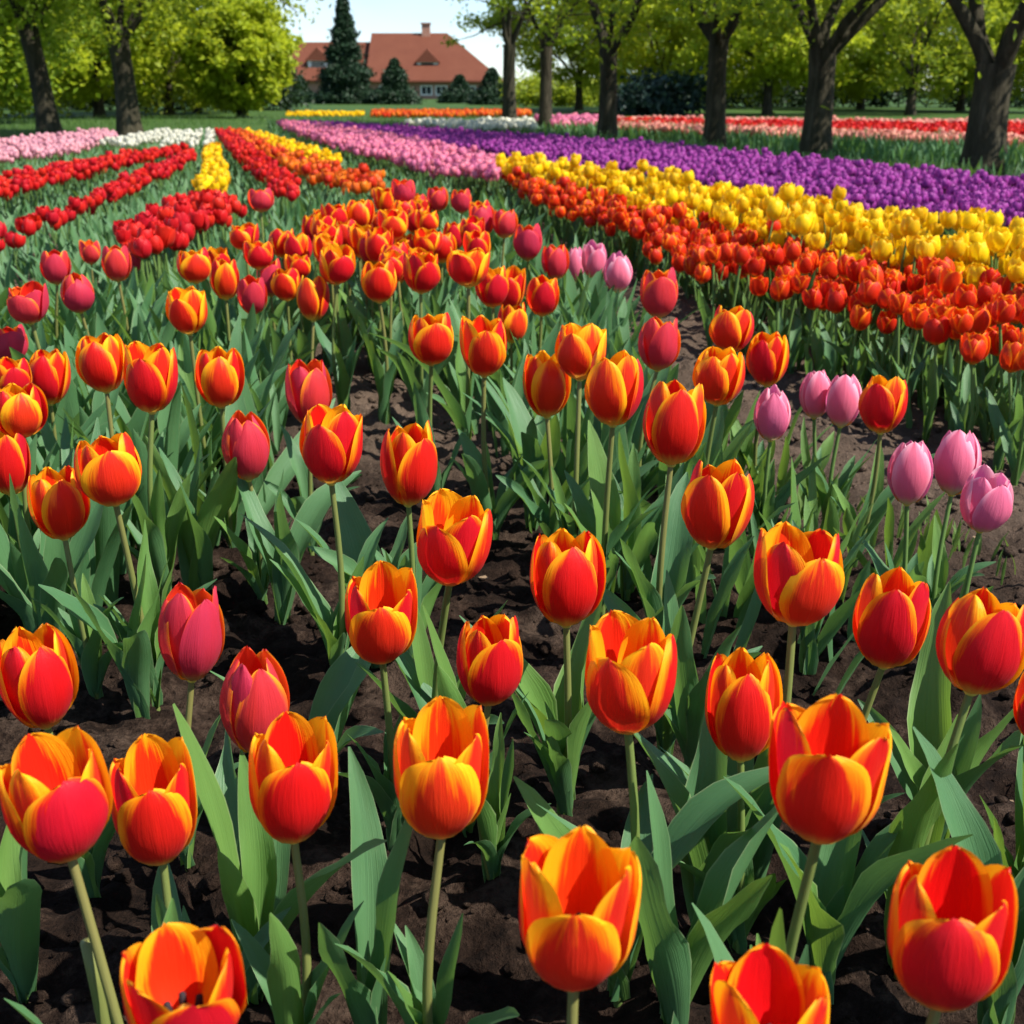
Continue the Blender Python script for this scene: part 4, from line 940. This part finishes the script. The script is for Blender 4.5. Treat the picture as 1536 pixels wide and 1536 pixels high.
# dense leaves of the near bed
def near_leaves(name, pix, per, length, label, mt='leaf', protos=None):
    return foliage(name, ring_scatter(pix, 0, per), length, protos or LOW_LEAF, M[mt], label, tilt=.16)
near_leaves('tulip_foliage', [(-250, 560), (150, 520), (380, 480), (425, 560), (425, 680), (390, 790), (310, 830), (200, 900), (100, 1010), (-250, 1080)], 430, .25, 'dense grey green leaves of the bed on the near side of the lane')
near_leaves('tulip_foliage', [(250, 470), (480, 440), (740, 400), (880, 470), (980, 600), (1010, 740), (900, 830), (820, 800), (740, 690), (650, 590), (540, 510), (430, 500)], 430, .25, 'dense leaves of the middle bed beyond the dark lane')
near_leaves('tulip_foliage', [(300, 430), (480, 345), (640, 330), (780, 370), (800, 420), (600, 460), (400, 480)], 330, .24, 'leaves under the crowded orange tulips')
near_leaves('tulip_foliage', [(-250, 580), (150, 520), (380, 480), (425, 560), (400, 700), (300, 840), (-250, 1000)], 130, .24, 'brighter leaves, coloured as if sunlit, of the bed on the near side of the lane', 'leaf_pale')  # paler leaf colour stands in for sunlight on the bed's leaves
near_leaves('tulip_foliage', [(980, 690), (1080, 660), (1200, 740), (1330, 830), (1400, 900), (1350, 930), (1200, 900), (1000, 850)], 210, .17, 'narrow leaves under the pink tulips', 'leaf_pale')
near_leaves('tulip_foliage', [(900, 800), (1010, 740), (1130, 840), (1290, 960), (1260, 1060), (1080, 1010), (930, 900)], 260, .22, 'upright leaves below the crimson tulip and its neighbours', 'leaf')
near_leaves('path_weeds', [(1180, 780), (1300, 800), (1460, 860), (1560, 905), (1560, 870), (1420, 800), (1280, 750)], 900, .055, 'small bright weeds along the soil path', 'weed', TINY_LEAF)
# scraps of dry leaf on the soil
SCR = [Geo().add(np.array([(-.5, 0, 0), (0, -.3, .12), (.5, .05, 0), (.05, .32, .1)]), [(0, 1, 2, 3)]).proto()]
pts = np.concatenate([ring_scatter([(480, 540), (620, 560), (860, 880), (740, 900)], 0, 60), ring_scatter([(920, 470), (1050, 470), (1500, 760), (1500, 860), (1250, 760)], 0, 40), ring_scatter([(0, 1100), (1536, 900), (1536, 1536), (0, 1536)], 0, 8)])
g = Geo(); g.stamp(SCR[0], np.array([TM((p[0], p[1], soil_h(p[0], p[1]) + .004), random.uniform(0, 6), random.uniform(.006, .020), random.gauss(0, .3)) for p in pts]))
tag(link('dry_leaf_scraps', g.mesh('dry_leaf_scraps', M['litter'], False)), 'scraps of dry leaf lying on the dark soil', 'litter', kind='stuff')
# bare stems without a bloom
def bare_stem(px, py, z, label):
    p = on_z(px, py, z); t = empty('cut_stem', (p[0], p[1], 0)); tag(t, label, 'stem')
    o = link('stalk', Geo().add(*tube([(.012, 0, -.01), (.008, 0, z * .4), (.003, 0, z * .8), (0, 0, z), (0, 0, z + .0005)], [.0048, .0046, .0045, .0046, .0005], 9)).mesh('stalk', M['stem']), t)
bare_stem(130, 1412, .20, 'bare cut stem with no flower standing beside the wide open orange cup')
